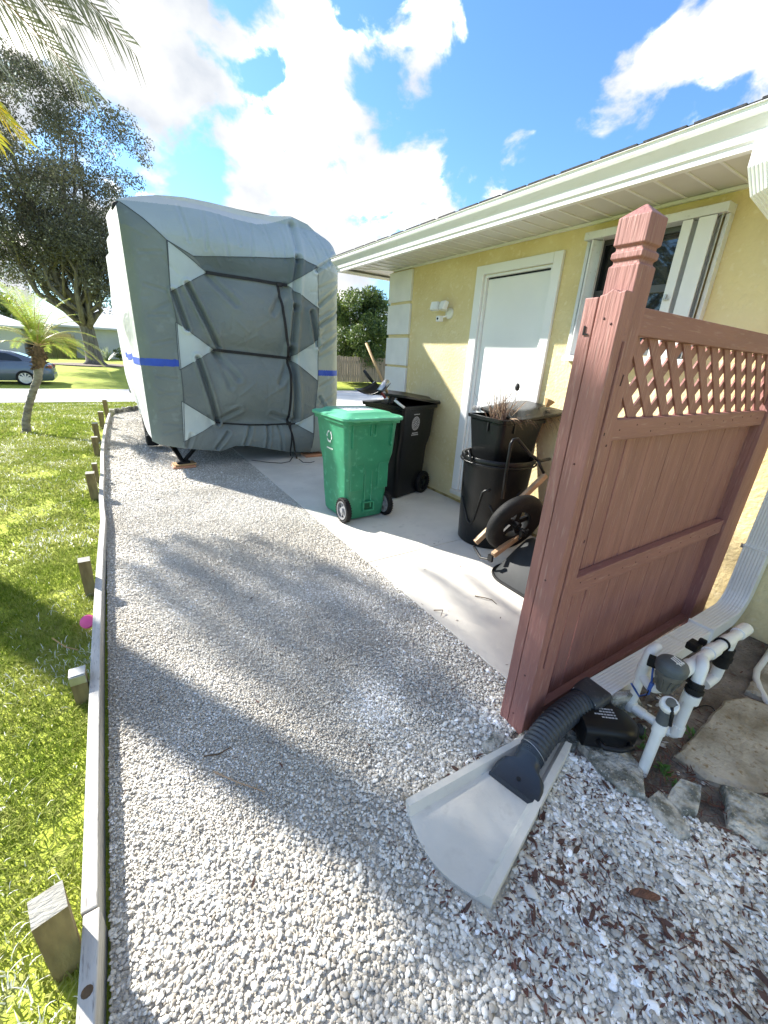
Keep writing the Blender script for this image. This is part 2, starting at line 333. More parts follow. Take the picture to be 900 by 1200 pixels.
# ------------------------------------------------------------------ pebbles (stuff)
def ico(level):
    import bmesh as _b
    bm = _b.new(); _b.ops.create_icosphere(bm, subdivisions=level, radius=1); V = np.array([v.co[:] for v in bm.verts]); F = np.array([[v.index for v in f.verts] for f in bm.faces]); bm.free(); return V, F
def scatter(name, P, size, m, level, rn, label, thick=(.22,.48), cat='pebbles', sink=.32):
    V0, F0 = ico(level); n = len(P); k = len(V0)
    a = rng.uniform(0, 2*np.pi, n); sx = size*rng.uniform(.85,1.25,n); sy = size*rng.uniform(.6,.95,n); sz = size*rng.uniform(*thick, n)
    shp = 1+rng.normal(0, .10, (n, k, 1))*(1 if level < 2 else .8)
    Q = V0[None]*shp*np.stack([sx,sy,sz],1)[:,None,:]
    tl = rng.normal(0, .22, (n,2)); 
    Q[:,:,2] += Q[:,:,0]*tl[:,0:1]+Q[:,:,1]*tl[:,1:2]
    c, s_ = np.cos(a)[:,None], np.sin(a)[:,None]
    X = Q[:,:,0]*c-Q[:,:,1]*s_; Y = Q[:,:,0]*s_+Q[:,:,1]*c
    out = np.stack([X+P[:,0:1], Y+P[:,1:2], Q[:,:,2]+P[:,2:3]+(sz*(1-2*sink))[:,None]], 2).reshape(-1,3)
    F = (F0[None]+(np.arange(n)*k)[:,None,None]).reshape(-1,3)
    return npmesh(name, out, F, m, np.repeat(rn, k), smooth=True)
import bisect
def inpoly(P, poly):
    x, y = P[:,0], P[:,1]; ins = np.zeros(len(P), bool); n = len(poly)
    for i in range(n):
        (x1,y1),(x2,y2) = poly[i], poly[(i+1)%n]
        c = ((y1 > y) != (y2 > y)) & (x < (x2-x1)*(y-y1)/(y2-y1+1e-12)+x1); ins ^= c
    return ins
def pts(n, x0, x1, y0, y1): return np.stack([rng.uniform(x0,x1,n), rng.uniform(y0,y1,n)], 1)
FOOT = [(.66,.76),(.62,.52),(.68,.35),(1.30,.545),(1.34,.60),(1.2,.72)]
def field(n, x0, x1, y0, y1, smin, smax, lev, nm, lab):
    P = pts(n, x0, x1, y0, y1); P = P[inpoly(P, poly)]; P = P[~inpoly(P, FOOT)]
    nn = len(P); big = np.clip((P[:,0]-.25)*.9+(.9-P[:,1])*.55, 0, 1)     # coarser stone towards the house and the viewer
    sz = rng.uniform(smin, smax, nn)*(1+1.15*big*rng.random(nn)**2.2)*np.where(rng.random(nn) < .04, 1.5, 1)
    z = rng.uniform(-.004, .009, nn)
    pn = np.array([fb(a_,b_,2,1.1)+.5*fb(a_,b_,7,4) for a_,b_ in P])
    rn = np.clip(rng.beta(1.9,1.7,nn)+.30*pn+.16*np.clip((P[:,1]-1.5)/3,0,1)+.12*big+.6*np.exp(-(((P[:,0]-.80)/.16)**2+((P[:,1]-1.18)/.2)**2)), 0, 1)  # stone colour gets paler farther off, standing in for sunlit brightness
    return tag(scatter(nm, np.c_[P, z], sz, M['pebble'], lev, rn, lab, thick=(.22,.48) if y0 < .9 else ((.16,.36) if y0 < 4 else (.10,.2))), lab, 'pebbles', kind='stuff')
field(68000, -.3, 2.2, -.45, .95, .0034, .0068, 2, 'pebbles', 'white and cream pebbles covering the path nearest the viewer')
field(100000, -.3, 1.6, .95, 2.3, .0030, .0058, 1, 'pebbles', 'fine pale pebbles on the path in front of the fence post')
field(110000, -.3, 1.5, 2.3, 4.8, .0036, .0064, 1, 'pebbles', 'fine pale pebbles in the middle stretch of the path')
field(80000, -.3, 1.5, 4.8, 12.2, .0060, .0110, 1, 'pebbles', 'pale pebbles along the far stretch of the path by the trailer')
# stray stones on the soil
P = pts(500, 1.4, 2.6, -.9, .6); P = P[~inpoly(P, poly)]; P = P[rng.random(len(P)) < np.clip(1.25-(P[:,0]-1.35)*1.1, 0, 1)]
tag(scatter('stray_pebbles', np.c_[P, np.zeros(len(P))], rng.uniform(.005,.012,len(P)), M['pebble'], 2, rng.beta(2,1.5,len(P)), ''), 'scattered white pebbles strewn over the brown soil', 'pebbles', kind='stuff')

# ------------------------------------------------------------------ leaf litter (stuff)
def flakes(name, P, size, m, lab, cat, zr=(.006,.02), asp=(.25,.6), tilt=.35):
    n = len(P); a = rng.uniform(0,2*np.pi,n); l = size*rng.uniform(.35,1.4,n); w = l*rng.uniform(*asp,n)
    base = np.array([[-1,0,0],[-.3,-.5,.12],[.45,-.45,.06],[1,0,.15],[.4,.5,.05],[-.35,.5,.14]])
    Q = base[None]*np.stack([l,w,l*.5],1)[:,None,:]; t = rng.normal(0,tilt,(n,2)); Q[:,:,2] += Q[:,:,0]*t[:,:1]*.6+Q[:,:,1]*t[:,1:]
    c,s_ = np.cos(a)[:,None], np.sin(a)[:,None]; X = Q[:,:,0]*c-Q[:,:,1]*s_; Y = Q[:,:,0]*s_+Q[:,:,1]*c
    V = np.stack([X+P[:,:1],Y+P[:,1:2],Q[:,:,2]+rng.uniform(*zr,n)[:,None]+P[:,2:3]],2).reshape(-1,3)
    b = (np.arange(n)*6)[:,None]; F = np.concatenate([b+np.array([[0,1,2,5]]), b+np.array([[5,2,3,4]])])
    return tag(npmesh(name, V, F, m, np.repeat(rng.random(n),6), smooth=False), lab, cat, kind='stuff')
P = pts(6500, .5, 2.3, -.9, .75); d = np.clip((P[:,0]-.45+(.7-P[:,1])*.12), 0, 2)
clump = np.array([fb(p[0], p[1], 3, 4.5) for p in P])
dens = np.where(np.abs((P[:,0]-.98)+ (P[:,1]-.35)*.35) < .13, .75, .17)+np.clip(clump,0,1)*.7
P = P[(rng.random(len(P)) < dens*.62) & inpoly(P, poly) & ~inpoly(P, FOOT) & (P[:,0]+.25*P[:,1] > .72)]
flakes('leaf_litter', np.c_[P[::3], np.zeros(len(P[::3]))], .019, M['deadleaf'], 'larger dead leaves lying among the white pebbles', 'leaf litter', zr=(.008,.018), asp=(.15,.75))
P = pts(23000, .5, 2.3, -.9, .75); clump = np.array([fb(p[0], p[1], 3, 4.5)+.5*fb(p[0],p[1],6,14) for p in P])
dens = np.where(np.abs((P[:,0]-.98)+(P[:,1]-.35)*.35) < .12, .55, .10)+np.clip(clump,0,1)*.75
P = P[(rng.random(len(P)) < dens) & inpoly(P, poly) & ~inpoly(P, FOOT) & (P[:,0]+.25*P[:,1] > .70)]
flakes('leaf_litter', np.c_[P, np.zeros(len(P))], .0085, M['mulchleaf'], 'small brown leaf crumbs and bark bits between the pebbles', 'leaf litter', zr=(.007,.015), asp=(.2,.8))
P = pts(9000, 1.35, 3.05, -1.2, .74); P = P[~inpoly(P, poly)]; clump = np.array([fb(p[0],p[1],8,3.2) for p in P]); near = np.clip(1.9-P[:,0]-.6*P[:,1]+.3, 0, 1)
wall = np.clip((P[:,0]-2.45)*2, 0, 1)
P = P[rng.random(len(P)) < np.clip(clump*1.6+.12+near*.6+wall*.5, .05, 1)]
flakes('mulch_litter', np.c_[P, np.zeros(len(P))], .020, M['mulchleaf'], 'reddish brown mulch and leaf bits on the soil bed', 'mulch', zr=(.006,.020), asp=(.06,.35))
P = pts(60, -.2, 1.4, .4, 4.5); flakes('fallen_leaves', np.c_[P, np.zeros(len(P))], .014, M['deadleaf'], 'few dry leaves scattered over the pale gravel path', 'leaves', zr=(.014,.02))
P = pts(46, 1.47, 2.3, .9, 2.6); flakes('fallen_leaves', np.c_[P, np.zeros(len(P))], .011, M['deadleaf'], 'dry leaf bits lying on the concrete slab', 'leaves', zr=(.01,.013))
# single larger pieces
def bark(loc, l, w, a, lab):
    b = MB(); n = 7; top = []; bot = []
    for i in range(n):
        t = i/(n-1)-.5
        for sgn in (1,-1):
            ww = w*(1-(abs(t)*2)**3*.7)*.5*random.uniform(.8,1.1)
            top.append((t*l, sgn*ww, .012*(1-abs(t)))); 
    vs = top+[(x,y*1.02,z-.008) for x,y,z in top]; k = 2*n
    fs = [(2*i,2*i+1,2*i+3,2*i+2) for i in range(n-1)]+[(k+2*i,k+2*i+2,k+2*i+3,k+2*i+1) for i in range(n-1)]
    fs += [(2*i,2*i+2,k+2*i+2,k+2*i) for i in range(n-1)]+[(2*i+1,k+2*i+1,k+2*i+3,2*i+3) for i in range(n-1)]+[(0,k,k+1,1),(2*n-2,2*n-1,k+2*n-1,k+2*n-2)]
    b.add(vs, fs); mm = Matrix.Translation(loc) @ Matrix.Rotation(a, 4, 'Z')
    o = b.build('bark_chunk', M['barkchip'], xf=mm); tag(o, lab, 'bark'); return o
M['barkchip'] = mat('bark_chip', (.22,.10,.06), (.11,.05,.03), .9, 30, .6, 60, stretch=(1,5,1))
bark((1.12,.145,.026), .085, .024, R(-40), 'long reddish bark chunk on the white pebbles below the two small stones')

# ------------------------------------------------------------------ grass (stuff)
def grass(n, x0, x1, y0, y1, h, w, lab, cond=None):
    P = pts(n, x0, x1, y0, y1)
    if cond is not None: P = P[cond(P)]
    bare = np.array([fb(p[0],p[1],9,2.6)+.6*fb(p[0],p[1],4,9) for p in P]); P = P[rng.random(len(P)) > np.clip(bare*2.2-.35,0,.9)]
    n = len(P); a = rng.uniform(0,2*np.pi,n); H = h*rng.uniform(.35,1.35,n); Wd = w*rng.uniform(.7,1.3,n); lean = rng.uniform(.25,1.3,n)*H
    dx,dy = np.cos(a),np.sin(a); px,py = -dy,dx; z0 = np.array([gz(v) for v in P[:,1]])
    lv = [(0,0,1),(.45,.25,.8),(.8,.6,.55),(1.0,1.0,.05)]; rows = []
    for t,q,ww in lv:
        cx = P[:,0]+dx*lean*q; cy = P[:,1]+dy*lean*q; cz = z0+H*t*(1-.25*q)
        for s_ in (-1,1): rows.append(np.stack([cx+px*Wd*ww*s_/2, cy+py*Wd*ww*s_/2, cz],1))
    V = np.stack(rows,1).reshape(-1,3); b = (np.arange(n)*8)[:,None]
    F = np.concatenate([b+np.array([[0,1,3,2]]),b+np.array([[2,3,5,4]]),b+np.array([[4,5,7,6]])])
    cl = np.array([fb(p[0],p[1],1,1.7)+.5*fb(p[0],p[1],5,6) for p in P]); rn = np.clip(.45+rng.normal(0,.22,n)+cl*.6+(rng.random(n) < .07)*.5,0,1)
    return tag(npmesh('grass', V, F, M['grass'], np.repeat(rn,8)), lab, 'grass', kind='stuff')
gl = lambda P: (P[:,0] < -.285) & (P[:,0] > -.75-.24*P[:,1])
grass(60000, -1.6, -.28, .3, 3.6, .033, .0042, 'bright green lawn blades beside the near edging boards', gl)
grass(56000, -2.2, -.28, 3.6, 8.5, .036, .008, 'sunny yellow green lawn blades in the middle of the yard', gl)
grass(60000, -3.6, .9, 8.5, 15.6, .05, .014, 'sunny lawn blades towards the street', lambda P: (P[:,0] > -.5-.24*P[:,1]) & (P[:,0] < np.where(P[:,1] > 12.2, 1.4, np.where(P[:,1] > 11, -.1, -.3))))

# ------------------------------------------------------------------ edging boards and stakes
def board(y0, y1, x0, x1, top, lab, w=.038):
    b = MB(); n = 8
    for i in range(n):
        a0, a1 = i/n, (i+1)/n
        f_ = lambda t: (x0+(x1-x0)*t-.012*math.sin(t*math.pi), y0+(y1-y0)*t)
        (xa,ya),(xb,yb) = f_(a0), f_(a1)
        vs = [(xa,ya,-.08),(xa+w,ya,-.08),(xa+w,ya,top),(xa,ya,top),(xb,yb,-.08),(xb+w,yb,-.08),(xb+w,yb,top),(xb,yb,top)]
        fs = [(0,1,5,4),(1,2,6,5),(2,3,7,6),(3,0,4,7)]
        if i == 0: fs.append((3,2,1,0))
        if i == n-1: fs.append((4,5,6,7))
        b.add(vs, fs)
    import bmesh as _b
    o = b.build('edging_board', M['board']); bm = _b.new(); bm.from_mesh(o.data); _b.ops.remove_doubles(bm, verts=bm.verts, dist=1e-5); bm.to_mesh(o.data); bm.free()
    mo = o.modifiers.new('b','BEVEL'); mo.width = .004; mo.segments = 2; mo.limit_method = 'ANGLE'; mo.angle_limit = R(35)
    return tag(o, lab, 'edging board', 'weathered boards edging the gravel')
board(-.9, .905, -.292, -.278, .085, 'grey weathered edging board with a dark knot, nearest the viewer beside the thick stake')
nb = [o_ for o_ in COL.objects if o_.name.startswith('edging_board')][0]
board(.908, 3.94, -.283, -.262, .088, 'long grey edging board from the nearest stake past the pink toy')
board(3.943, 5.5, -.262, -.275, .085, 'short edging board between the stakes in front of the palm shadow')
board(5.503, 7.9, -.275, -.262, .085, 'bowed edging board in the middle of the lawn border')
board(7.903, 10.5, -.262, -.165, .085, 'farthest edging board ending beside the last stakes')
kn = MB(); kn.lathe([(.0001,0),(.013,0),(.011,.002),(.0001,.003)], (-.264,.735,.0845), n=12); kn.build('knot', M['boot'], nb)
def stake(x, y, h, tilt, rz, sz, lab):
    t = thing('edging_stake', (x,y,-.04), lab, 'stake', 'wooden stakes along the edging boards')
    mm = Matrix.Translation((x,y,-.08)) @ Matrix.Rotation(rz,4,'Z') @ Matrix.Rotation(tilt[0],4,'X') @ Matrix.Rotation(tilt[1],4,'Y')
    b = MB(); hs = sz/2; b.add([(-hs*.9,-hs*.9,0),(hs*.9,-hs*.9,0),(hs*.9,hs*.9,0),(-hs*.9,hs*.9,0),(-hs,-hs,h+.08),(hs,-hs,h+.08),(hs,hs,h+.085),(-hs,hs,h+.085)], [(0,1,5,4),(1,2,6,5),(2,3,7,6),(3,0,4,7),(3,2,1,0)])
    b.build('post', M['stake'], t, xf=mm)
    b = MB(); b.add([(-hs,-hs,h+.08),(hs,-hs,h+.08),(hs,hs,h+.085),(-hs,hs,h+.085)], [(0,1,2,3)]); b.build('end_grain', M['stake_top'], t, xf=mm)
    return t
stake(-.328,.885,.225,(R(1),R(1)),R(12),.068,'thick square stake leaning by the nearest edging board')
stake(-.325,1.88,.13,(0,R(0)),R(2),.06,'low dark stake under the grey metal bracket')
stake(-.322,2.86,.22,(R(-1),R(1)),R(3),.062,'pale stake just beyond the pink toy')
stake(-.328,4.86,.26,(0,0),R(-2),.075,'wide pale topped stake at the bend of the edging, in front of the palm shadow')
stake(-.318,5.5,.20,(0,R(1)),0,.05,'thin stake right behind the wide pale topped stake')
stake(-.335,6.9,.24,(R(-2),R(1)),R(4),.075,'tan stake fourth from the far end of the edging')
stake(-.335,7.9,.28,(R(2),R(0)),0,.08,'tall tan stake third from the far end of the edging')
stake(-.28,9.2,.28,(0,R(2)),0,.085,'tan stake second from the far end of the edging')
stake(-.20,10.6,.34,(0,R(0)),0,.085,'farthest grey stake where the edging ends')
# gravel end stones (border beyond the boards)
b = MB()
for i in range(16):
    t = i/15; x = -.1+1.2*t; y = 10.9+1.2*math.sin(t*1.35)
    b.add([Vector((x,y,-.1))+Vector(v)*random.uniform(.85,1.1) for v in [(-.06,-.05,0),(.06,-.05,0),(.06,.05,0),(-.06,.05,0),(-.05,-.04,.2),(.05,-.04,.2),(.05,.04,.2),(-.05,.04,.2)]], [(0,1,5,4),(1,2,6,5),(2,3,7,6),(3,0,4,7),(4,5,6,7)])
tag(b.build('border_kerb', M['limestone'], bevel=.01), 'rough grey stone border curving behind the gravel end', 'border')
# bracket and toy
b = MB(); b.box((-.322,1.87,.142),(.06,.06,.004)); b.box((-.322,1.838,.118),(.06,.004,.044)); tag(b.build('metal_bracket', M['steel'], bevel=.002), 'grey metal bracket lying on the low stake', 'bracket')
t = thing('pink_toy', (-.345,2.42,-.03), 'bright pink plastic disc toy leaning on the edging board', 'toy')
b = MB(); b.lathe([(.001,0),(.034,.0),(.038,.008),(.034,.02),(.02,.025),(.001,.027)], (-.312,2.42,.045), axis=(-.35,-.75,.55), n=28); b.build('disc', M['pink'], t, smooth=True, ang=40)
b = MB(); b.tube([(-.46,2.32,.06),(-.41,2.27,.02),(-.36,2.25,-.005)], .0035, 6); b.build('stick', M['orangewood'], t)

# ------------------------------------------------------------------ house
WX = 3.102
house = thing('house', (3.2,0,0), 'yellow stucco house with white gutter, soffit and door', 'house')
def holewall(b, x, x2, y0, y1, z0, z1, holes):     # outer wall slab with rectangular openings
    ysx = sorted({y0,y1,*[h[0] for h in holes],*[h[1] for h in holes]}); zsx = sorted({z0,z1,*[h[2] for h in holes],*[h[3] for h in holes]})
    for i in range(len(ysx)-1):
        for j in range(len(zsx)-1):
            cy, cz = (ysx[i]+ysx[i+1])/2, (zsx[j]+zsx[j+1])/2
            if any(h[0] < cy < h[1] and h[2] < cz < h[3] for h in holes): continue
            A, B_, C_, D_ = ysx[i], ysx[i+1], zsx[j], zsx[j+1]
            b.add([(x,A,C_),(x,B_,C_),(x,B_,D_),(x,A,D_)], [(0,1,2,3)])
    for h in holes:
        A,B_,C_,D_ = h
        b.add([(x,A,C_),(x,B_,C_),(x,B_,D_),(x,A,D_),(x2,A,C_),(x2,B_,C_),(x2,B_,D_),(x2,A,D_)], [(0,1,5,4),(1,2,6,5),(2,3,7,6),(3,0,4,7),(4,5,6,7)])
b = MB(); DH = (2.415,3.165,.15,2.262); WH = (1.34,2.06,1.60,2.36)
holewall(b, WX, WX+.12, -4, 4.75, .0, 2.56, [DH, WH])
b.add([(WX,4.75,0),(13,4.75,0),(13,4.75,2.56),(WX,4.75,2.56),(WX,-4,0),(13,-4,0),(13,-4,2.56),(WX,-4,2.56)], [(0,1,2,3),(4,5,6,7),(1,5,6,2)])
b.build('wall', M['stucco'], house)
b = MB(); b.b2(WX-.004,WX+.01,.8,4.75,.008,.035); b.build('wall_base', M['stucco_base'], house)  # darker mottled strip along the wall foot
# quoins
for i, (z1, z0) in enumerate(((2.452,2.128),(2.098,1.768),(1.728,1.412),(1.385,1.065),(1.035,.72),(.69,.375))):
    b = MB(); b.b2(WX-.032, WX-.001, 4.312, 4.782, z0, z1); b.b2(WX-.001,WX+.42,4.752,4.782,z0,z1); b.build('quoin_block', M['quoin'], house, bevel=.004)
b = MB(); b.b2(WX-.012,WX-.001,4.33,4.765,.3,2.46); b.build('quoin_backing', M['stucco'], house)
# door
b = MB(); b.b2(WX-.03,WX-.001,2.33,2.413,.15,2.34); b.b2(WX-.03,WX-.001,3.167,3.262,.15,2.34); b.b2(WX-.0315,WX-.001,2.4135,3.1665,2.264,2.339); b.build('door_casing', M['white'], house, bevel=.004)
b = MB(); b.b2(WX-.004,WX+.05,2.4155,2.44,.152,2.26); b.b2(WX-.004,WX+.05,3.14,3.1645,.152,2.26); b.b2(WX-.004,WX+.05,2.4405,3.1395,2.24,2.26); b.build('door_jamb', M['white'], house)
b = MB(); b.b2(WX+.022,WX+.06,2.443,3.137,.165,2.226); dr = b.build('door', M['white'], house, bevel=.003)
b = MB(); b.b2(WX+.021,WX+.024,2.441,3.139,2.2265,2.2385); b.build('door_gap', M['black'], house)
b = MB(); b.lathe([(.028,0),(.028,.006),(.012,.01),(.011,.03),(.024,.038),(.028,.052),(.02,.064),(.001,.066)], (WX+.022,3.06,1.06), axis=(-1,0,0), n=20); b.build('door_knob', M['steel'], dr, smooth=True, ang=40)
b = MB(); b.b2(WX-.06,WX+.1,2.34,3.25,.10,.148); b.build('door_sill', M['concrete'], house, bevel=.004)
# window with accordion shutters
win = MB(); y0,y1,z0,z1 = WH
win.b2(WX+.01,WX+.05,y0,y1,z0,z0+.035); win.b2(WX+.01,WX+.05,y0,y1,z1-.035,z1); win.b2(WX+.011,WX+.05,y0,y0+.03,z0+.035,z1-.035); win.b2(WX+.011,WX+.05,y1-.03,y1,z0+.035,z1-.035); win.b2(WX+.004,WX+.045,y0+.03,y1-.03,1.99,2.035)
wf = win.build('window', M['winframe'], house, bevel=.002)
b = MB(); b.b2(WX+.03,WX+.035,y0+.03,y1-.03,z0+.035,z1-.035); b.build('pane', M['glass'], wf)
b = MB()
b.b2(WX-.10,WX-.001,1.262,2.125,2.352,2.40); b.b2(WX-.09,WX-.001,1.262,2.125,1.545,1.585)
b.b2(WX-.055,WX-.001,1.262,1.285,1.586,2.351); b.b2(WX-.055,WX-.001,2.10,2.125,1.586,2.351)
b.build('shutter_track', M['alu'], house, bevel=.003)
def stack(ya, yb, n, depth, nm):
    b = MB(); w = (yb-ya)/n
    for i in range(n):
        A = ya+i*w; xo = WX-depth if i % 2 == 0 else WX-.02; xi = WX-.02 if i % 2 == 0 else WX-depth
        b.add([(xo,A,1.59),(xi,A+w,1.59),(xi,A+w,2.348),(xo,A,2.348),(xo+.006,A,1.59),(xi+.006,A+w,1.59),(xi+.006,A+w,2.348),(xo+.006,A,2.348)], [(0,1,2,3),(4,7,6,5),(0,3,7,4),(1,5,6,2),(3,2,6,7),(0,4,5,1)])
        b.tube([(xi,A+w,1.59),(xi,A+w,2.348)], .008, 8)
    b.build(nm, M['alu'], house)
stack(1.285,1.47,4,.085,'shutter_stack'); stack(1.985,2.098,3,.085,'shutter_stack')
b = MB(); b.b2(WX-.096,WX-.086,1.43,1.485,1.59,2.348); b.b2(WX-.096,WX-.086,1.31,1.40,1.59,2.348); b.build('shutter_lock_bar', M['white'], house, bevel=.002)
b = MB(); b.box((WX-.105,1.46,1.93),(.014,.03,.012)); b.box((WX-.112,1.46,1.94),(.02,.01,.03)); b.build('shutter_latch', M['steel'], house, bevel=.002)
# eaves : fascia+gutter (K profile) along x=GX and along y=GY, mitred
GX, GY, SZ = 2.475, 5.22, 2.488
prof = [(.0,.125),(.010,.125),(.012,.108),(.006,.098),(.012,.085),(.045,.045),(.052,.012),(.062,.004),(.062,-.02),(.10,-.02),(.102,.0),(.135,.0)]   # (inset from outer edge, z rel)
def runprof(pf, zb, closed=False):
    b = MB(); rings = []
    for (kx, ky) in ((0,-4.2),(0,1),(1,1),(1,0)): pass
    path = []
    r0 = [(GX+i, -4.5, zb+z) for i, z in pf]; r1 = [(GX+i, GY-i, zb+z) for i, z in pf]; r2_ = [(13.5, GY-i, zb+z) for i, z in pf]
    n = len(pf)
    fs = [(a*n+j, a*n+j+1, (a+1)*n+j+1, (a+1)*n+j) for a in range(2) for j in range(n-1)]
    b.add(r0+r1+r2_, fs); return b
o = runprof(prof, 2.462).build('gutter', M['gutter'], house)
mo = o.modifiers.new('s','SOLIDIFY'); mo.thickness = .002
b = MB()
def yr(x): return x
n = 26; 
ysf = -4.2; pitch = .155
b.add([(GX+.11,-4.4,SZ),(WX+.02,-4.4,SZ),(WX+.02,4.7,SZ),(GX+.11,5.11,SZ)], [(0,1,2,3)])
b.add([(GX+.11,5.11,SZ),(WX+.02,4.7,SZ),(13,4.7,SZ),(13,5.11,SZ)], [(0,1,2,3)]); sf = b.build('soffit', M['soffit'], house)
b = MB(); y = -4.2
k = 0
while y < 5.05:
    if y < 4.95:
        xa = WX if y < 4.7 else WX-(y-4.7)*1.2
        b.box(((GX+.112+xa)/2, y, SZ-.004),(xa-GX-.112,.014,.008))
    y += pitch
b.beam((GX+.115,5.1,SZ-.005),(WX+.01,4.72,SZ-.005),.03,.008)
b.b2(WX-.025,WX-.001,-4.2,4.7,SZ-.022,SZ-.002)
b.build('soffit_rib', M['white'], house, bevel=.002)
# roof : hip
b = MB(); e = .014; zr = 2.586; x0r, y1r, y0r, x1r = GX+.015, GY-.015, -4.5, 13.5; sl = .30; rx = (x0r+x1r)/2; zt = zr+(rx-x0r)*sl
vs = [(x0r,y0r,zr),(x0r,y1r,zr),(x1r,y1r,zr),(x1r,y0r,zr),(rx,y1r-(rx-x0r),zt),(rx,y0r,zt)]; vt = [(x,y,z+e) for x,y,z in vs]
b.add(vs+vt, [(6,7,10,11),(7,8,10),(8,9,11,10),(0,5,4,1),(1,4,2),(2,4,5,3),(0,1,7,6),(1,2,8,7),(2,3,9,8),(3,5,11,9),(0,6,11,5)])
yy = -4.4
while yy < GY-.3:
    b.box((x0r-.004, yy+.12, zr+.012),(.012,.20,.008)); yy += .235+random.uniform(-.02,.02)
b.build('roof', M['shingle'], house)
# security light
t = thing('security_light', (3.07,3.66,1.93), 'white twin head security floodlight on the yellow wall left of the door', 'light')
b = MB(); b.lathe([(.055,0),(.055,.014),(.045,.024),(.001,.026)], (WX-.001,3.62,1.96), axis=(-1,0,0), n=28); b.build('wall_plate', M['pvc'], t, smooth=True, ang=40)
for yy, rz in ((3.745,12),(3.61,-10)):
    q = Matrix.Rotation(R(rz),3,'Z') @ Matrix.Rotation(R(16),3,'Y')
    b = MB(); b.box((WX-.105,yy,2.025),(.05,.105,.085),q); lh = b.build('lamp_head', M['white'], t, bevel=.012, seg=3)
    b = MB(); b.box(Vector((WX-.105,yy,2.025))+q@Vector((-.0265,0,0)),(.003,.085,.066),q); b.build('lens', M['pvc'], lh)
    b = MB(); b.tube([(WX-.02,3.64,1.985),(WX-.06,(yy+3.64)/2,1.995),(WX-.095,yy,2.01)], .012, 8); b.build('arm', M['pvc'], t, smooth=True)
b = MB(); b.tube([(WX-.02,3.63,1.935),(WX-.06,3.66,1.925)], .01, 8); b.box((WX-.085,3.68,1.905),(.055,.055,.055)); b.build('motion_sensor', M['white'], t, bevel=.01)
b = MB(); b.lathe([(.012,0),(.009,.006),(.001,.009)], (WX-.113,3.68,1.905), axis=(-1,-.1,0), n=14); b.build('sensor_eye', M['darkgrey'], t)

# ------------------------------------------------------------------ privacy fence panel
fe = thing('privacy_fence', (2.1,.78,0), 'dusty red painted wooden privacy fence with lattice top', 'fence')
def vgrid_board(b, x0, x1, y0, y1, z0, z1): b.b2(x0,x1,y0,y1,z0,z1)
# near 4x4 post with grooved cap
b = MB(); cx, cy = 1.352, .777; hw = .046
def ring(h, z, tw=0): return [(cx+sx*h, cy+sy*h, z) for sx, sy in ((-1,-1),(1,-1),(1,1),(-1,1))]
b.loft([ring(hw,-.05),ring(hw,1.785),ring(hw-.007,1.791),ring(hw-.007,1.799),ring(hw,1.805),ring(hw,1.820),ring(hw-.007,1.826),ring(hw-.007,1.834),ring(hw,1.840),ring(hw,1.908),ring(.004,1.942)])
b.build('post', M['fence'], fe, bevel=.002)
# planks sistered on the post's outer face
b = MB(); b.b2(1.258,1.298,.802,.846,.0,1.700); b.build('sister_plank', M['fence'], fe, bevel=.003)
b = MB(); zt = [(.722,1.712),(.74,1.708),(.762,1.718),(.78,1.706),(.7985,1.703)]
vs = [(1.256,y,0) for y,_ in zt]+[(1.256,y,z) for y,z in zt]+[(1.299,y,0) for y,_ in zt]+[(1.299,y,z) for y,z in zt]; k=5
b.add(vs, [(i,i+1,k+i+1,k+i) for i in range(4)]+[(2*k+i,3*k+i,3*k+i+1,2*k+i+1) for i in range(4)]+[(k+i,k+i+1,3*k+i+1,3*k+i) for i in range(4)]+[(0,k,3*k,2*k),(4,2*k+4,3*k+4,k+4)])
b.build('sister_plank', M['fence'], fe, bevel=.003)
b = MB(); b.b2(1.3005,1.322,.7245,.74,0,1.60); b.b2(1.302,1.312,.716,.725,.35,1.58); b.build('edge_strip', M['fence'], fe, bevel=.002)
b = MB(); b.b2(1.2985,1.3005,.735,.80,0,1.70); b.build('groove', M['fence_dark'], fe)
b = MB(); b.b2(1.2545,1.2565,.824,.829,1.598,1.622); b.b2(1.2545,1.2565,.812,.8285,1.595,1.600); b.build('slot_mark', M['black'], fe)
for z, yy in ((1.64,.77),(1.625,.745),(1.2,.76),(.75,.77),(.3,.765),(.08,.78)):
    b = MB(); b.lathe([(.004,0),(.003,.0015),(.0005,.002)], (1.2558,yy,z), axis=(-1,0,0), n=8); b.build('nail_head', M['fence_dark'], fe)
for i,(x,z,l) in enumerate(((1.365,1.47,.035),(1.34,1.3,.01),(1.37,1.26,.008),(1.385,.9,.012),(1.33,.6,.02))):
    b = MB(); b.box((x,cy-hw-.0005,z),(.006,.0016,l),Matrix.Rotation(R(8),3,'Y')); b.build('wood_crack', M['fence_dark'], fe)
# trim board on post's front (wide lower part)
b = MB(); b.b2(1.3225,1.432,.7215,.7245,0,1.4); 
# rails
RY0, RY1 = .735, .772
def rail(z0, z1, xa=1.394, xb=2.82, nm='rail'):
    b = MB(); b.b2(xa,xb,RY0,RY1,z0,z1); b.build(nm, M['fence_h'], fe, bevel=.003)
rail(1.603,1.682,nm='top_rail'); rail(1.272,1.345,nm='middle_rail'); rail(.655,.735,nm='lower_rail'); rail(.045,.085,nm='bottom_rail')
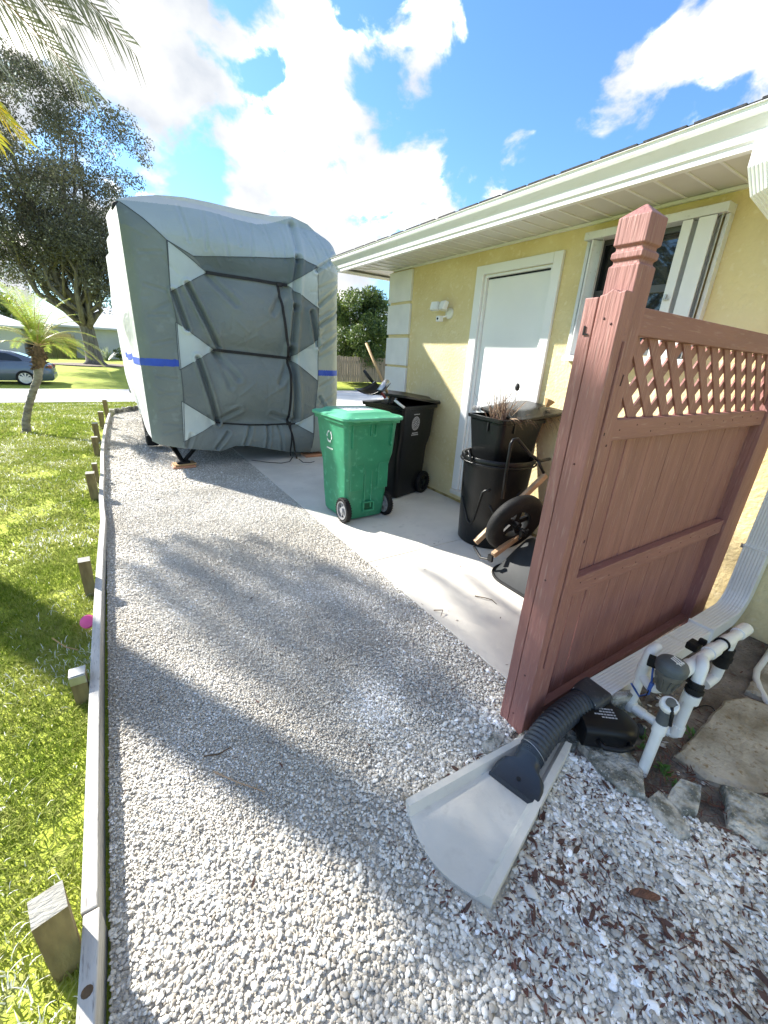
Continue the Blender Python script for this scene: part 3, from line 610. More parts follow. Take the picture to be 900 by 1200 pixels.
# lattice
X0, X1, Z0, Z1 = 1.394, 2.82, 1.346, 1.602
def strip(b, xc, ang, y0, y1, w):
    # clip a slanted strip to the lattice opening: z spans the full height
    dx = (Z1-Z0)/math.tan(ang); hw_ = w/2/abs(math.sin(ang))
    pts_ = [(xc-hw_,Z0),(xc+hw_,Z0),(xc+dx+hw_,Z1),(xc+dx-hw_,Z1)]
    # clip polygon in x
    def clip(P, xv, keep_gt):
        out_ = []
        for i in range(len(P)):
            a, c = P[i], P[(i+1)%len(P)]; ia = (a[0] >= xv) == keep_gt or a[0] == xv; ic = (c[0] >= xv) == keep_gt or c[0] == xv
            if ia: out_.append(a)
            if ia != ic:
                t = (xv-a[0])/(c[0]-a[0]); out_.append((xv, a[1]+(c[1]-a[1])*t))
        return out_
    P = clip(pts_, X0, True)
    if len(P) >= 3: P = clip(P, X1, False)
    if len(P) < 3: return
    n = len(P); b.add([(x,y0,z) for x,z in P]+[(x,y1,z) for x,z in P], [tuple(range(n))[::-1], tuple(range(n,2*n))]+[(i,(i+1)%n,n+(i+1)%n,n+i) for i in range(n)])
b = MB(); x = X0-.35
while x < X1+.35: strip(b, x, R(133), .752, .7585, .043); x += .122
b.build('lattice_strip', M['fence'], fe)
b = MB(); x = X0-.35
while x < X1+.35: strip(b, x, R(47), .7592, .766, .043); x += .122
b.build('lattice_strip', M['fence_h'], fe)
# boards with gaps
b = MB(); x = 1.392; i = 0
while x < 2.82:
    w = .0895; gap = .008 if i in (0,1) else (.0018 if i % 3 == 2 else .0008)
    b.b2(x, min(x+w,2.83), .774+.001*(i % 2), .789, .035+random.uniform(-.004,.004), 1.30); x += w+gap; i += 1
b.build('panel_boards', M['fence'], fe, bevel=.0015)
for i in range(13):
    for z in (1.31,.695): 
        b = MB(); b.lathe([(.0035,0),(.0028,.001),(.0005,.0015)], (1.44+i*.108+random.uniform(-.01,.01),RY0-.0002,z+random.uniform(-.015,.015)), axis=(0,-1,0), n=8); b.build('nail_head', M['fence_dark'], fe)
# far post against the wall
b = MB(); b.b2(2.822,3.03,.722,.80,-.02,1.70); b.build('post', M['fence'], fe, bevel=.003)

# ------------------------------------------------------------------ downspout
ds = thing('downspout', (3.0,.6,0), 'white ribbed downspout turning along the ground into a black corrugated pipe', 'downspout')
def ribbed(b, path, w, h, upv, n=5, r=.003):
    for a, c in zip(path[:-1], path[1:]): b.beam(a, c, w, h, upv)
    x, y, d = frame(Vector(path[-1])-Vector(path[0]), upv)
def rectpipe(path, w, h, upf, nm, ribs=True):
    # profile: rectangle with grooves on the wide faces
    P = []
    m_ = 8; hw_, hh = w/2, h/2
    def face(a, c, s_):
        out_ = []
        for i in range(m_):
            t0, t1 = i/m_, (i+1)/m_
            out_ += [(a+(c-a)*(t0+.12/m_), s_*hh), (a+(c-a)*(t0+.62/m_), s_*hh), (a+(c-a)*(t0+.72/m_), s_*(hh-.0022 if ribs else hh)), (a+(c-a)*(t0+.95/m_), s_*(hh-.0022 if ribs else hh))]
        return out_
    P = face(-hw_, hw_, -1)+face(hw_, -hw_, 1)
    rings = []; k = len(path)
    for i, p in enumerate(path):
        p = Vector(p); d = (Vector(path[min(i+1,k-1)])-Vector(path[max(i-1,0)])).normalized(); u_ = Vector(upf[i] if isinstance(upf, list) else upf)
        a = d.cross(u_).normalized(); bb = a.cross(d).normalized()
        rings.append([p+a*x+bb*y for x, y in P])
    b = MB(); b.loft(rings); return b.build(nm, M['gutter'], ds, smooth=False, bevel=0)
PX, PY = 3.045, .595
rectpipe([(PX,PY,2.0),(PX,PY,.57)], .11, .08, (-1,0,0), 'pipe')
arc = []; uu = []
for i in range(9):
    t = R(90*i/8); arc.append((PX-.15+.15*math.cos(t), PY, .30-.15*math.sin(t))); uu.append((-math.cos(t),0,math.sin(t)) if False else (-math.cos(t),0,math.sin(t)))
path = [(PX,PY,.585)]+arc+[(PX-.46,PY+.005,.147)]
uu = [(-1,0,.001)]+[(-math.cos(R(90*i/8)),0,math.sin(R(90*i/8))) for i in range(9)]+[(0,0,1)]
rectpipe(path, .118, .088, uu, 'elbow')
rectpipe([(PX-.45,PY+.005,.143),(1.53,.64,.125)], .110, .078, (0,0,1), 'leader')
for c_, d_ in (((PX-.46,PY+.005,.147),(.012,.126,.096)),((PX,PY,.572),(.096,.126,.012))):
    b = MB(); b.box(c_, d_); b.build('coupling_band', M['gutter'], ds, bevel=.003)
b = MB(); b.box((PX-.04,PY+.001,.568),(.003,.14,.026)); b.build('strap', M['steel'], ds)
# upper elbow from the gutter
b = MB()
rectpipe([(2.50,.955,2.46),(2.50,.955,2.36),(2.53,.935,2.29),(2.62,.88,2.22),(2.90,.70,2.02),(3.0,.62,1.93),(PX,PY,1.80)], .11, .085, [(-1,0,0)]*2+[(-.8,0,-.6)]+[(-.5,0,-.8)]*2+[(-.8,0,-.6),(-1,0,0)], 'upper_elbow')
# black corrugated section: square coupler, ribbed round pipe, flared spout
b = MB()
A = Vector((1.60,.636,.13)); B_ = Vector((1.515,.64,.125))
def sqring(c, d, w, h, r=.02, upv=(0,0,1)):
    x, y, d = frame(d, upv); return [Vector(c)+x*p[0]+y*p[1] for p in rrect(w/2, h/2, r, 4)]
D0 = (B_-A).normalized()
cl = [(Vector((1.635,.636,.13)),.130,.100,.015),(Vector((1.60,.636,.13)),.134,.104,.018),(Vector((1.56,.638,.128)),.134,.106,.03),(Vector((1.53,.640,.126)),.124,.112,.05)]
b.loft([sqring(c, D0, w, h, r) for c, w, h, r in cl]); cp = b.build('coupler', M['blackpipe'], ds, smooth=True, ang=50)
pth = []
P0, P1, P2, P3 = Vector((1.535,.640,.126)), Vector((1.42,.648,.135)), Vector((1.28,.64,.112)), Vector((1.172,.612,.078))
def bez(t): return P0*(1-t)**3+P1*3*t*(1-t)**2+P2*3*t*t*(1-t)+P3*t**3
K = 90; path = [bez(i/K) for i in range(K+1)]; rr = [.050+(.0052 if (i % 5) in (1,2) else (-.002 if (i % 5) in (4,) else .002)) for i in range(K+1)]
b = MB(); b.tube(path, rr, 28); b.build('corrugated_pipe', M['blackpipe'], ds, smooth=True)
dE = (P3-bez(.93)).normalized()
b = MB(); q0 = P3
def ring2(c, w, h, r, dd): return sqring(c, dd, w, h, r)
lat = Vector((-.965,-.26,-.04)).normalized(); C0 = Vector(P3)
rings = [ring2(C0-dE*.004,.100,.100,.049,dE)]
for i in range(4): rings += [ring2(C0+dE*(.004+i*.007),.106,.106,.052,dE), ring2(C0+dE*(.008+i*.007),.100,.100,.049,dE)]
ln = Vector((-1,-.34,-.32)).normalized()
e0 = C0+dE*.034
rings += [ring2(e0,.098,.092,.045,ln), ring2(e0+ln*.028,.104,.080,.038,ln), ring2(e0+ln*.05+Vector((0,0,-.006)),.165,.062,.028,lat), ring2(e0+ln*.080+Vector((0,0,-.008)),.188,.056,.02,lat), ring2(e0+ln*.134+Vector((0,0,.002)),.196,.050,.012,lat), ring2(e0+ln*.140+Vector((0,0,.002)),.200,.054,.012,lat)]
b.loft(rings); sp = b.build('spout', M['navy'], ds, smooth=True, ang=48)
b = MB(); c_ = e0+ln*.10+Vector((0,0,.0225)); b.lathe([(.008,0),(.008,.003),(.0005,.003)], c_, axis=(-.2,-.05,1), n=14); b.build('screw_hole', M['black'], sp)
b = MB(); b.tube([C0+dE*-.002+Vector((0,0,.0)) + (Vector((0,1,0)).cross(dE)*math.sin(t)+Vector((0,1,0))*math.cos(t))*.056 for t in [R(a) for a in range(20,330,15)]], .0014, 5); b.build('hose_clamp', M['steel'], ds)

# ------------------------------------------------------------------ splash block
t = thing('splash_block', (.9,.58,0), 'fan shaped pale concrete splash block under the black spout', 'splash block')
Nn = Vector((1.335,.60,0)); cN = (Vector((1.285,.685,0)), Vector((1.36,.560,0)))
Lf, Rf = Vector((.652,.735,0)), Vector((.705,.372,0))
b = MB(); ns = 14
fl = []; top = .024
def arcpt(u):     # u 0..1 from left to right along the wide end, bulging outward
    p = Lf.lerp(Rf, u); return p+Vector((-.93,-.13,0))*.055*math.sin(math.pi*u)
rowsN = [cN[0].lerp(cN[1], u) for u in [i/ns for i in range(ns+1)]]
rowsF = [arcpt(i/ns) for i in range(ns+1)]
cross = []
for j in range(7):
    t_ = j/6; cross.append([rowsN[i].lerp(rowsF[i], t_) for i in range(ns+1)])
def hh(i, t_):
    u = i/ns; e_ = min(u, 1-u); dip = .004*math.sin(math.pi*u); wallh = .052*(1-.30*t_)
    return wallh if e_ < .04 else (.022*(1-t_)+.016-dip)
vs = []; fs = []
us = [0,.055,.10,.2,.3,.4,.5,.6,.7,.8,.90,.945,1]; hs = [1,1,0,0,0,0,0,0,0,0,0,1,1]
m_ = len(us)
for j in range(9):
    t_ = j/8
    for k_, (u, h_) in enumerate(zip(us, hs)):
        w_ = u if h_ == 0 else u
        uu_ = u
        # keep the side walls the same width along the fan
        wid = (cN[0]-cN[1]).length*(1-t_)+(Lf-Rf).length*t_; 
        if k_ == 1: uu_ = .024/wid
        if k_ == 2: uu_ = .040/wid
        if k_ == m_-2: uu_ = 1-.024/wid
        if k_ == m_-3: uu_ = 1-.040/wid
        p = cN[0].lerp(cN[1], uu_).lerp(arcpt(uu_), t_)
        z = (.066-.018*t_) if h_ else (.030*(1-t_)+.016 - .004*math.sin(math.pi*uu_))
        vs.append((p.x, p.y, z))
for j in range(8):
    for k_ in range(m_-1): fs.append((j*m_+k_, j*m_+k_+1, (j+1)*m_+k_+1, (j+1)*m_+k_))
b.add(vs, fs)
bot = [(x,y,-.01) for x,y,z in vs]; B0 = len(vs); vv = vs+bot
loop = [k_ for k_ in range(m_)]+[j*m_+m_-1 for j in range(1,9)]+[8*m_+k_ for k_ in range(m_-2,-1,-1)]+[j*m_ for j in range(7,0,-1)]
b = MB(); b.add(vv, fs+[(loop[i], loop[(i+1)%len(loop)], B0+loop[(i+1)%len(loop)], B0+loop[i]) for i in range(len(loop))])
b.build('body', M['splash'], t, bevel=.004)

# ------------------------------------------------------------------ irrigation manifold
iv = thing('irrigation_valve', (1.75,.43,0), 'white PVC irrigation manifold with a grey indexing valve by the downspout', 'irrigation valve')
def pipe(pts_, r=.0185, nm='pipe', m=None, joints=True):
    b = MB(); P = [Vector(p) for p in pts_]; pp = [P[0]]
    for i in range(1, len(P)-1):
        a = (P[i-1]-P[i]).normalized(); c = (P[i+1]-P[i]).normalized(); rr_ = .022
        for s_ in range(6):
            q = s_/5; pp.append((P[i]+a*rr_)*(1-q)**2+P[i]*2*q*(1-q)+(P[i]+c*rr_)*q*q)
    pp.append(P[-1]); b.tube(pp, r, 16)
    o = b.build(nm, m or M['pvc'], iv, smooth=True, ang=60); return o
def collar(a, c, r=.024, nm='fitting', m=None):
    b = MB(); b.tube([a, c], r, 18); return b.build(nm, m or M['pvc'], iv, smooth=True, ang=50, bevel=0)
pipe([(1.553,.362,-.03),(1.553,.362,.25)], .0195)
collar((1.553,.362,.22),(1.553,.362,.27),.0235)
collar((1.553,.362,.265),(1.553,.362,.335),.0215,'reducer',M['greyvalve'])
# cap with thumb lever
b = MB(); b.lathe([(.027,0),(.031,.008),(.031,.028),(.027,.034),(.019,.035),(.001,.032)], (1.553,.362,.345), axis=(-.45,-.2,.9), n=24); cap = b.build('cap', M['pvc'], iv, smooth=True, ang=40)
b = MB(); b.lathe([(.016,0),(.016,.012),(.001,.013)], (1.537,.355,.378), axis=(-.45,-.2,.9), n=16); b.build('cap_screw', M['taupe'], cap, smooth=True, ang=40)
b = MB(); b.tube([(1.535,.352,.385),(1.52,.335,.35),(1.525,.33,.30)], .006, 8); b.tube([(1.535,.352,.385),(1.56,.335,.37)], .005, 8); b.build('lever', M['black'], cap, smooth=True)
# U pipe
pipe([(1.735,.53,.30),(1.735,.53,.105),(1.75,.352,.095),(1.75,.352,.30)])
collar((1.735,.53,.13),(1.735,.53,.085),.0235); collar((1.735,.515,.104),(1.737,.47,.102),.0235); collar((1.75,.352,.11),(1.75,.352,.15),.0235); collar((1.749,.37,.097),(1.745,.41,.099),.0235)
collar((1.75,.352,.285),(1.75,.352,.325),.031)
# black union and top pipe to wall
collar((1.75,.352,.318),(1.765,.356,.365),.027,'union',M['blackmatte']); collar((1.752,.352,.33),(1.756,.353,.345),.032,'union_ring',M['blackmatte'])
pipe([(1.77,.357,.35),(1.80,.366,.43),(1.84,.384,.43)], .021)
pipe([(1.73,.405,.40),(2.34,.385,.395)], .023)
collar((1.72,.405,.40),(1.80,.403,.40),.028); collar((1.96,.398,.398),(2.02,.396,.398),.0285); collar((2.10,.393,.397),(2.16,.391,.396),.028); collar((2.25,.388,.396),(2.34,.385,.395),.029)
b = MB(); b.tube([(2.085,.394,.398),(2.092,.394,.398)], .030, 16); b.build('black_band', M['blackmatte'], iv)
pipe([(1.92,.40,.40),(1.92,.402,.31)], .021); collar((1.92,.402,.335),(1.92,.402,.26),.030,'union',M['blackmatte']); collar((1.92,.402,.3),(1.92,.402,.285),.034,'union_ring',M['blackmatte']); pipe([(1.92,.402,.265),(1.92,.402,-.02)], .019)
pipe([(2.20,.39,.395),(2.20,.392,.30)], .022); collar((2.20,.392,.335),(2.20,.392,.235),.031,'union',M['blackmatte']); collar((2.20,.392,.29),(2.20,.392,.27),.035,'union_ring',M['blackmatte']); pipe([(2.20,.392,.24),(2.20,.392,.165),(2.12,.40,.15)], .024)
# indexing valve: tapered body, wide cap
b = MB(); b.lathe([(.026,0),(.030,.02),(.034,.05),(.046,.075),(.048,.085),(.048,.095)], (1.695,.43,.30), n=26); b.build('valve_body', M['taupe'], iv, smooth=True, ang=40)
b = MB(); b.lathe([(.050,0),(.056,.006),(.057,.03),(.050,.044),(.036,.052),(.001,.055)], (1.695,.43,.395), n=30); vc = b.build('valve_cap', M['greyvalve'], iv, smooth=True, ang=40)
b = MB()
for i in range(3): b.beam((1.68+.013*i,.40,.4505-.001*i),(1.693+.013*i,.442,.4515-.0008*i),.005,.002)
b.beam((1.675,.415,.4508),(1.71,.403,.4508),.004,.002); b.build('cap_lettering', M['pvc'], vc)
b = MB()
for i in range(10):
    a_ = 2*math.pi*i/10; b.beam((1.695+.0325*math.cos(a_),.43+.0325*math.sin(a_),.32),(1.695+.046*math.cos(a_),.43+.046*math.sin(a_),.372),.004,.006)
b.build('valve_ribs', M['taupe'], iv)
pipe([(1.695,.43,.31),(1.70,.47,.27),(1.735,.53,.28)], .020)
# left riser with black clip and blue wires
collar((1.735,.53,.26),(1.735,.53,.33),.024); pipe([(1.735,.53,.32),(1.75,.53,.40),(1.80,.53,.40)], .022)
b = MB(); b.box((1.70,.497,.39),(.035,.035,.04),Matrix.Rotation(R(20),3,'Z')); b.build('wire_clip', M['blackmatte'], iv, bevel=.004)
b = MB(); b.box((2.03,.47,.36),(.06,.045,.035)); b.box((2.05,.45,.385),(.022,.03,.03)); b.build('solenoid', M['blackmatte'], iv, bevel=.006)
for k_, mm in ((0,'blue'),(1,'blackmatte')):
    b = MB(); b.tube([(1.70,.49,.37),(1.69+.01*k_,.475,.31),(1.685-.02*k_,.468,.25),(1.70,.50,.20),(1.72,.55,.22)], .0045 if k_ == 0 else .002, 6); b.build('wire', M[mm], iv, smooth=True)
b = MB(); b.box((1.685,.470,.285),(.016,.016,.045)); b.build('wire_connector', M['blue'], iv, bevel=.004)
# loose cable on the soil
b = MB(); b.tube([(2.02+.16*math.cos(t)*(1+.1*math.sin(3*t)), .34+.06*math.sin(t), .012+.01*math.sin(2*t)) for t in [R(a) for a in range(-150,150,12)]], .0028, 6); tag(b.build('loose_cable', M['blackmatte'], smooth=True), 'thin black cable looping on the soil behind the irrigation pipes', 'cable')
# white hose at the right
b = MB(); b.tube([(3.05,.36,.03),(2.86,.345,.028),(2.70,.335,.026),(2.62,.315,.024),(2.55,.28,.022),(2.47,.225,.02),(2.42,.15,.02),(2.4,.05,.02),(2.45,-.1,.02)], .015, 14)
tag(b.build('garden_hose', M['pvc'], smooth=True), 'thick white hose curving on the pavers at the right edge', 'hose')

# ------------------------------------------------------------------ stones and pavers
def stone(poly_, z0, z1, lab, m='limestone', nm='border_stone', grp='limestone border stones by the soil bed', tilt=0, jit=.006):
    b = MB(); P = []
    n = len(poly_); cx = sum(p[0] for p in poly_)/n; cy = sum(p[1] for p in poly_)/n
    for i in range(n):
        a, c = Vector(poly_[i]), Vector(poly_[(i+1)%n]); L_ = (c-a).length; k = max(1, int(L_/.045))
        for j in range(k):
            q = a.lerp(c, j/k); P.append((q.x+random.uniform(-1,1)*jit*.6, q.y+random.uniform(-1,1)*jit*.6))
    n = len(P); inn = [(cx+(x-cx)*.93, cy+(y-cy)*.93) for x,y in P]
    V = [(x,y,z0) for x,y in P]+[(x,y,z1-.012+random.uniform(-1,1)*jit*.5+tilt*(x-cx)) for x,y in P]+[(x,y,z1+random.uniform(-1,1)*jit*.4+tilt*(x-cx)) for x,y in inn]+[(cx,cy,z1+.003)]
    F = [tuple(range(n))[::-1]]+[(i,(i+1)%n,n+(i+1)%n,n+i) for i in range(n)]+[(n+i,n+(i+1)%n,2*n+(i+1)%n,2*n+i) for i in range(n)]+[(2*n+i,2*n+(i+1)%n,3*n) for i in range(n)]
    b.add(V, F); o = b.build(nm, M[m]); tag(o, lab, 'stone' if m == 'limestone' else 'paver', grp); return o
stone([(1.43,.575),(1.60,.50),(1.545,.36),(1.435,.295),(1.38,.37),(1.39,.46)], -.02, .035, 'long flat limestone piece below the black jug, left of the white pipe foot')
stone([(1.17,.70),(1.27,.735),(1.47,.62),(1.47,.575),(1.39,.565),(1.36,.60)], -.02, .022, 'grey flat stone under the corrugated pipe beside the splash block')
stone([(1.50,.255),(1.62,.262),(1.66,.20),(1.55,.17),(1.49,.20)], -.02, .038, 'upper speckled piece of the two small broken stones', tilt=.1)
stone([(1.505,.285),(1.492,.215),(1.435,.145),(1.40,.165),(1.405,.245),(1.44,.29)], -.02, .03, 'lower pale piece of the two small broken stones')
stone([(1.74,.165),(1.80,.10),(1.86,.0),(1.72,-.06),(1.61,.0),(1.60,.09)], -.02, .045, 'large grey limestone chunk at the right edge below the paver')
stone([(1.05,.735),(1.10,.715),(1.20,.75),(1.17,.79),(1.07,.775)], -.02, .018, 'small flat stone at the foot of the fence post')
stone([(1.735,.325),(2.29,.34),(2.42,.29),(2.46,.20),(2.30,.06),(1.93,.02),(1.83,.10),(1.73,.21)], -.02, .028, 'large stained concrete paver with rusty marks near the irrigation pipes', 'paver', 'stepping_paver', 'stained pavers on the soil')
stone([(2.47,.31),(3.04,.36),(3.06,-.3),(2.62,-.25),(2.5,.18)], -.02, .030, 'stained paver under the white hose at the right edge', 'paver', 'stepping_paver', 'stained pavers on the soil')
stone([(2.30,.02),(2.46,.14),(2.58,-.28),(2.2,-.35),(1.98,-.06)], -.02, .026, 'paver partly out of frame at the lower right corner of the bed', 'paver', 'stepping_paver', 'stained pavers on the soil')
# upright stone behind jug
b = MB(); b.add([(1.66,.575,0),(1.80,.515,0),(1.79,.49,.09),(1.73,.52,.18),(1.64,.57,.16),(1.68,.60,0),(1.82,.54,0),(1.81,.515,.09),(1.75,.545,.18),(1.66,.595,.16)], [(0,1,2,3,4),(9,8,7,6,5),(0,5,6,1),(1,6,7,2),(2,7,8,3),(3,8,9,4),(4,9,5,0)])
tag(b.build('border_stone', M['limestone'], bevel=.006), 'upright stone slab leaning behind the black jug', 'stone', 'limestone border stones by the soil bed')
# black jug lying on its side
jg = thing('oil_jug', (1.55,.52,.03), 'black plastic oil jug with handle lying under the downspout', 'jug')
mm = Matrix.Translation((1.555,.525,.088)) @ Matrix.Rotation(R(-38),4,'Z') @ Matrix.Rotation(R(90),4,'Y')
b = MB(); rings = []
for z, hx, hy, r in ((-.13,.045,.075,.02),(-.125,.052,.082,.025),(.03,.054,.084,.025),(.075,.045,.07,.03),(.105,.03,.04,.025),(.115,.022,.022,.02)): rings.append([Vector((p[0],p[1],z)) for p in rrect(hx,hy,r,4)])
b.loft(rings); b.build('body', M['black'], jg, smooth=True, xf=mm, ang=50)
b = MB(); b.tube([Vector((0,-.055,.05)),Vector((0,-.10,.05)),Vector((0,-.115,.0)),Vector((0,-.112,-.06)),Vector((0,-.075,-.075))], .012, 10); b.build('handle', M['black'], jg, smooth=True, xf=mm)
b = MB(); b.lathe([(.023,.112),(.023,.135),(.018,.138),(.001,.138)], (0,0,0), n=18); b.build('cap', M['darkgrey'], jg, smooth=True, xf=mm, ang=40)
b = MB()
for i in range(4):
    for j in range(7-i%2*2): b.box((-.0548,.035-i*.015,.015-j*.013),(.0015,.006,.008+.002*(j%3)))
b.build('label_text', M['printw'], jg, xf=mm)
# weeds
def weed(x, y, n, s_, lab):
    b = MB()
    for i in range(n):
        a = random.uniform(0, 2*math.pi); l = s_*random.uniform(.5,1.1); e_ = random.uniform(.3,1.1); d = Vector((math.cos(a)*math.cos(e_),math.sin(a)*math.cos(e_),math.sin(e_))); w = Vector((-math.sin(a),math.cos(a),0))*l*.18
        o = Vector((x,y,.0))+Vector((random.uniform(-1,1),random.uniform(-1,1),0))*s_*.35; z = Vector((0,0,-l*.15))
        b.add([o, o+d*l*.5+w, o+d*l+z, o+d*l*.5-w], [(0,1,2,3)], random.random())
    tag(b.build('weed', M['weed']), lab, 'weed', 'small weeds in the soil bed')
weed(2.06,.70,26,.075,'bushy green weed at the fence foot behind the downspout')
weed(1.63,.33,12,.05,'small green weed right of the white pipe foot'); weed(1.72,.44,14,.05,'green weed inside the loop of the white pipes')
weed(1.93,.33,14,.05,'green weed behind the white pipes beside the paver'); weed(1.60,.275,8,.035,'tiny green sprout between the two small stones and the pipe')
weed(2.93,.30,10,.05,'green sprig at the foot of the yellow wall'); weed(1.66,.41,12,.045,'low weed left of the grey pipe section')

# ------------------------------------------------------------------ wheeled carts
def cart(loc, rz, sc, body, lid, lab, nm, lab_lid, hdepth=.36, green=True, lid_open=0):
    t = thing(nm, loc, lab, 'trash cart', 'wheeled trash carts by the wall')
    mm = Matrix.Translation(loc) @ Matrix.Rotation(rz,4,'Z') @ Matrix.Diagonal((sc[0],sc[1],sc[2],1))
    R_ = lambda hx, hy, r, z, oy=0: [Vector((p[0],p[1]+oy,z)) for p in rrect(hx,hy,r,5)]
    b = MB()
    b.loft([R_(.205,.225,.05,.012,.02),R_(.215,.235,.05,.03,.02),R_(.228,.25,.05,.22,.015),R_(.238,.262,.05,.50,.01),R_(.250,.268,.05,.56,.005),R_(.262,.278,.05,.62,0),R_(.276,.292,.05,.86,0),R_(.280,.296,.05,.90,0),R_(.300,.318,.05,.905,0),R_(.302,.320,.05,.935,0),R_(.285,.30,.045,.938,0)])
    bo = b.build('body', body, t, smooth=True, xf=mm, ang=32)
    # raised column and side pads on the rear (wheel) face
    b = MB()
    b.b2(-.20,-.06,-.262,-.245,.30,.545); b.b2(.10,.215,-.262,-.245,.30,.545)
    b.b2(-.045,-.03,-.255,-.238,.12,.48); b.b2(.03,.045,-.255,-.238,.12,.48)
    b.build('panel_relief', body, t, bevel=.008, xf=mm)
    b = MB(); b.b2(-.055,.075,-.262,-.235,.085,.10); b.b2(-.055,-.042,-.262,-.235,.1,.17); b.b2(.062,.075,-.262,-.235,.1,.17); b.b2(-.055,.075,-.262,-.235,.17,.183); b.build('socket', body, t, bevel=.003, xf=mm)
    b = MB(); b.b2(-.042,.062,-.2352,-.2342,.1,.17); b.build('socket_recess', M['blackmatte'] if green is False else M['greendark'], t, xf=mm)
    for x, zz in ((-.21,.70),(.21,.70),(-.02,.80),(.03,.80)):
        b = MB(); b.beam((x,-.299,.905),(x*.98,-.290,zz),.012,.03,(0,1,0)); b.build('rim_rib', body, t, bevel=.003, xf=mm)
    # wheels
    for sx in (-1, 1):
        c = Vector((sx*.235,-.205,.118))
        b = MB(); b.lathe([(.070,-.026),(.108,-.026),(.117,-.016),(.118,.0),(.117,.016),(.108,.026),(.085,.022),(.085,-.022)][1:], c, axis=(1,0,0), n=36, tor=True)
        for i in range(30):
            a = 2*math.pi*i/30; b.box(c+Vector((0,math.cos(a)*.1175,math.sin(a)*.1175)),(.05,.007,.004),Matrix.Rotation(a,3,'X')@Matrix.Rotation(R(90),3,'X'))
        w_ = b.build('wheel', M['blackmatte'], t, smooth=True, xf=mm, ang=40)
        b = MB(); b.lathe([(.024,-.03),(.028,-.02),(.028,.02),(.024,.03)], c, axis=(1,0,0), n=20)
        for i in range(6):
            a = 2*math.pi*i/6; d = Vector((0,math.cos(a),math.sin(a))); b.beam(c+d*.02, c+d*.080, .03, .020, (1,0,0))
        b.lathe([(.076,-.027),(.086,-.028),(.086,.028),(.076,.027)], c, axis=(1,0,0), n=32, tor=True)
        b.build('hub', M['wheelhub'] if green else M['black'], w_, smooth=True, xf=mm, ang=40)
    b = MB(); b.tube([(-.2,-.205,.118),(.2,-.205,.118)], .010, 10); b.build('axle', M['steel'], t, xf=mm)
    # lid
    li = Matrix.Translation((0,-.31,.94)) @ Matrix.Rotation(lid_open,4,'X') @ Matrix.Translation((0,.31,-.94))
    b = MB(); b.loft([R_(.312,.335,.05,.936),R_(.318,.342,.05,.94),R_(.318,.342,.05,.958),R_(.300,.322,.05,.968),R_(.250,.272,.05,.975),R_(.225,.25,.05,.992),R_(.205,.23,.05,.996)])
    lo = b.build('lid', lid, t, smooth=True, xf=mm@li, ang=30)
    b = MB(); b.tube([(-.27,-.345,.955),(-.255,-.375,.952),(.255,-.375,.952),(.27,-.345,.955)], .014, 10)
    for x in (-.2,0,.2): b.b2(x-.02,x+.02,-.37,-.33,.93,.965)
    b.build('handle', lid, t, smooth=True, xf=mm, ang=40)
    if green:
        b = MB(); b.b2(-.15,.13,-.10,.12,.9965,.9975); b.build('lid_label', M['label'], lo, xf=mm@li)
    return t, mm
M['greendark'] = mat('green_socket', srgb(24,96,62), srgb(20,84,54), .5, 4)
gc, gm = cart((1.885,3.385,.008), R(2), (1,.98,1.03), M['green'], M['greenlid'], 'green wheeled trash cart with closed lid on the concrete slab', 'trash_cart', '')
# recycling mark on left side of green cart
def mark_tris(c, ax, ay, nrm, s_, nm, parent, m):
    b = MB()
    for k in range(3):
        a0 = R(90+120*k)
        for i in range(3):
            a = a0+R(i*26); a2 = a0+R((i+1)*26); p = lambda r_, t_: Vector(c)+(Vector(ax)*math.cos(t_)+Vector(ay)*math.sin(t_))*r_*s_+Vector(nrm)*.002
            b.add([p(.7,a),p(1,a),p(1,a2),p(.7,a2)], [(0,1,2,3)])
        a = a0+R(78); b.add([Vector(c)+(Vector(ax)*math.cos(a)+Vector(ay)*math.sin(a))*.55*s_+Vector(nrm)*.002, Vector(c)+(Vector(ax)*math.cos(a)+Vector(ay)*math.sin(a))*1.15*s_+Vector(nrm)*.002, Vector(c)+(Vector(ax)*math.cos(a+.45)+Vector(ay)*math.sin(a+.45))*.85*s_+Vector(nrm)*.002], [(0,1,2)])
    return b.build(nm, m, parent)
bc, bm_ = cart((2.66,3.79,.008), R(106), (1.02,1.0,1.10), M['blackcan'], M['blackcan'], 'tall black wheeled cart with round white emblem beside the yellow wall', 'trash_cart', '', green=False, lid_open=R(7))
# emblem on the near side of the black cart (local +x... side faces the viewer)
E = lambda x, y, z: bm_ @ Vector((x, y, z))
sx_ = -1
def sidept(u, z):     # u along the cart depth, on the local -x side
    xx = .262+(z-.62)/.24*.014; return E(-xx-.004, u, z)
b = MB(); cu, cz_ = .06, .765
def ringband(r0, r1, n=32, dash=0):
    for i in range(n):
        if dash and i % dash == 0: continue
        a, a2 = 2*math.pi*i/n, 2*math.pi*(i+1)/n
        b.add([sidept(cu+r0*math.cos(a),cz_+r0*math.sin(a)),sidept(cu+r1*math.cos(a),cz_+r1*math.sin(a)),sidept(cu+r1*math.cos(a2),cz_+r1*math.sin(a2)),sidept(cu+r0*math.cos(a2),cz_+r0*math.sin(a2))], [(0,1,2,3)])
ringband(.060,.066); ringband(.042,.055,40,2); ringband(.033,.037); ringband(.016,.024,24,4); ringband(0.0001,.008,12)
for k, w in enumerate((.05,.062)):
    for i in range(7):
        u = cu-w+2*w*i/7; z = cz_-.088-.018*k; b.add([sidept(u,z),sidept(u+2*w/7*.7,z),sidept(u+2*w/7*.7,z-.010),sidept(u,z-.010)], [(0,1,2,3)])
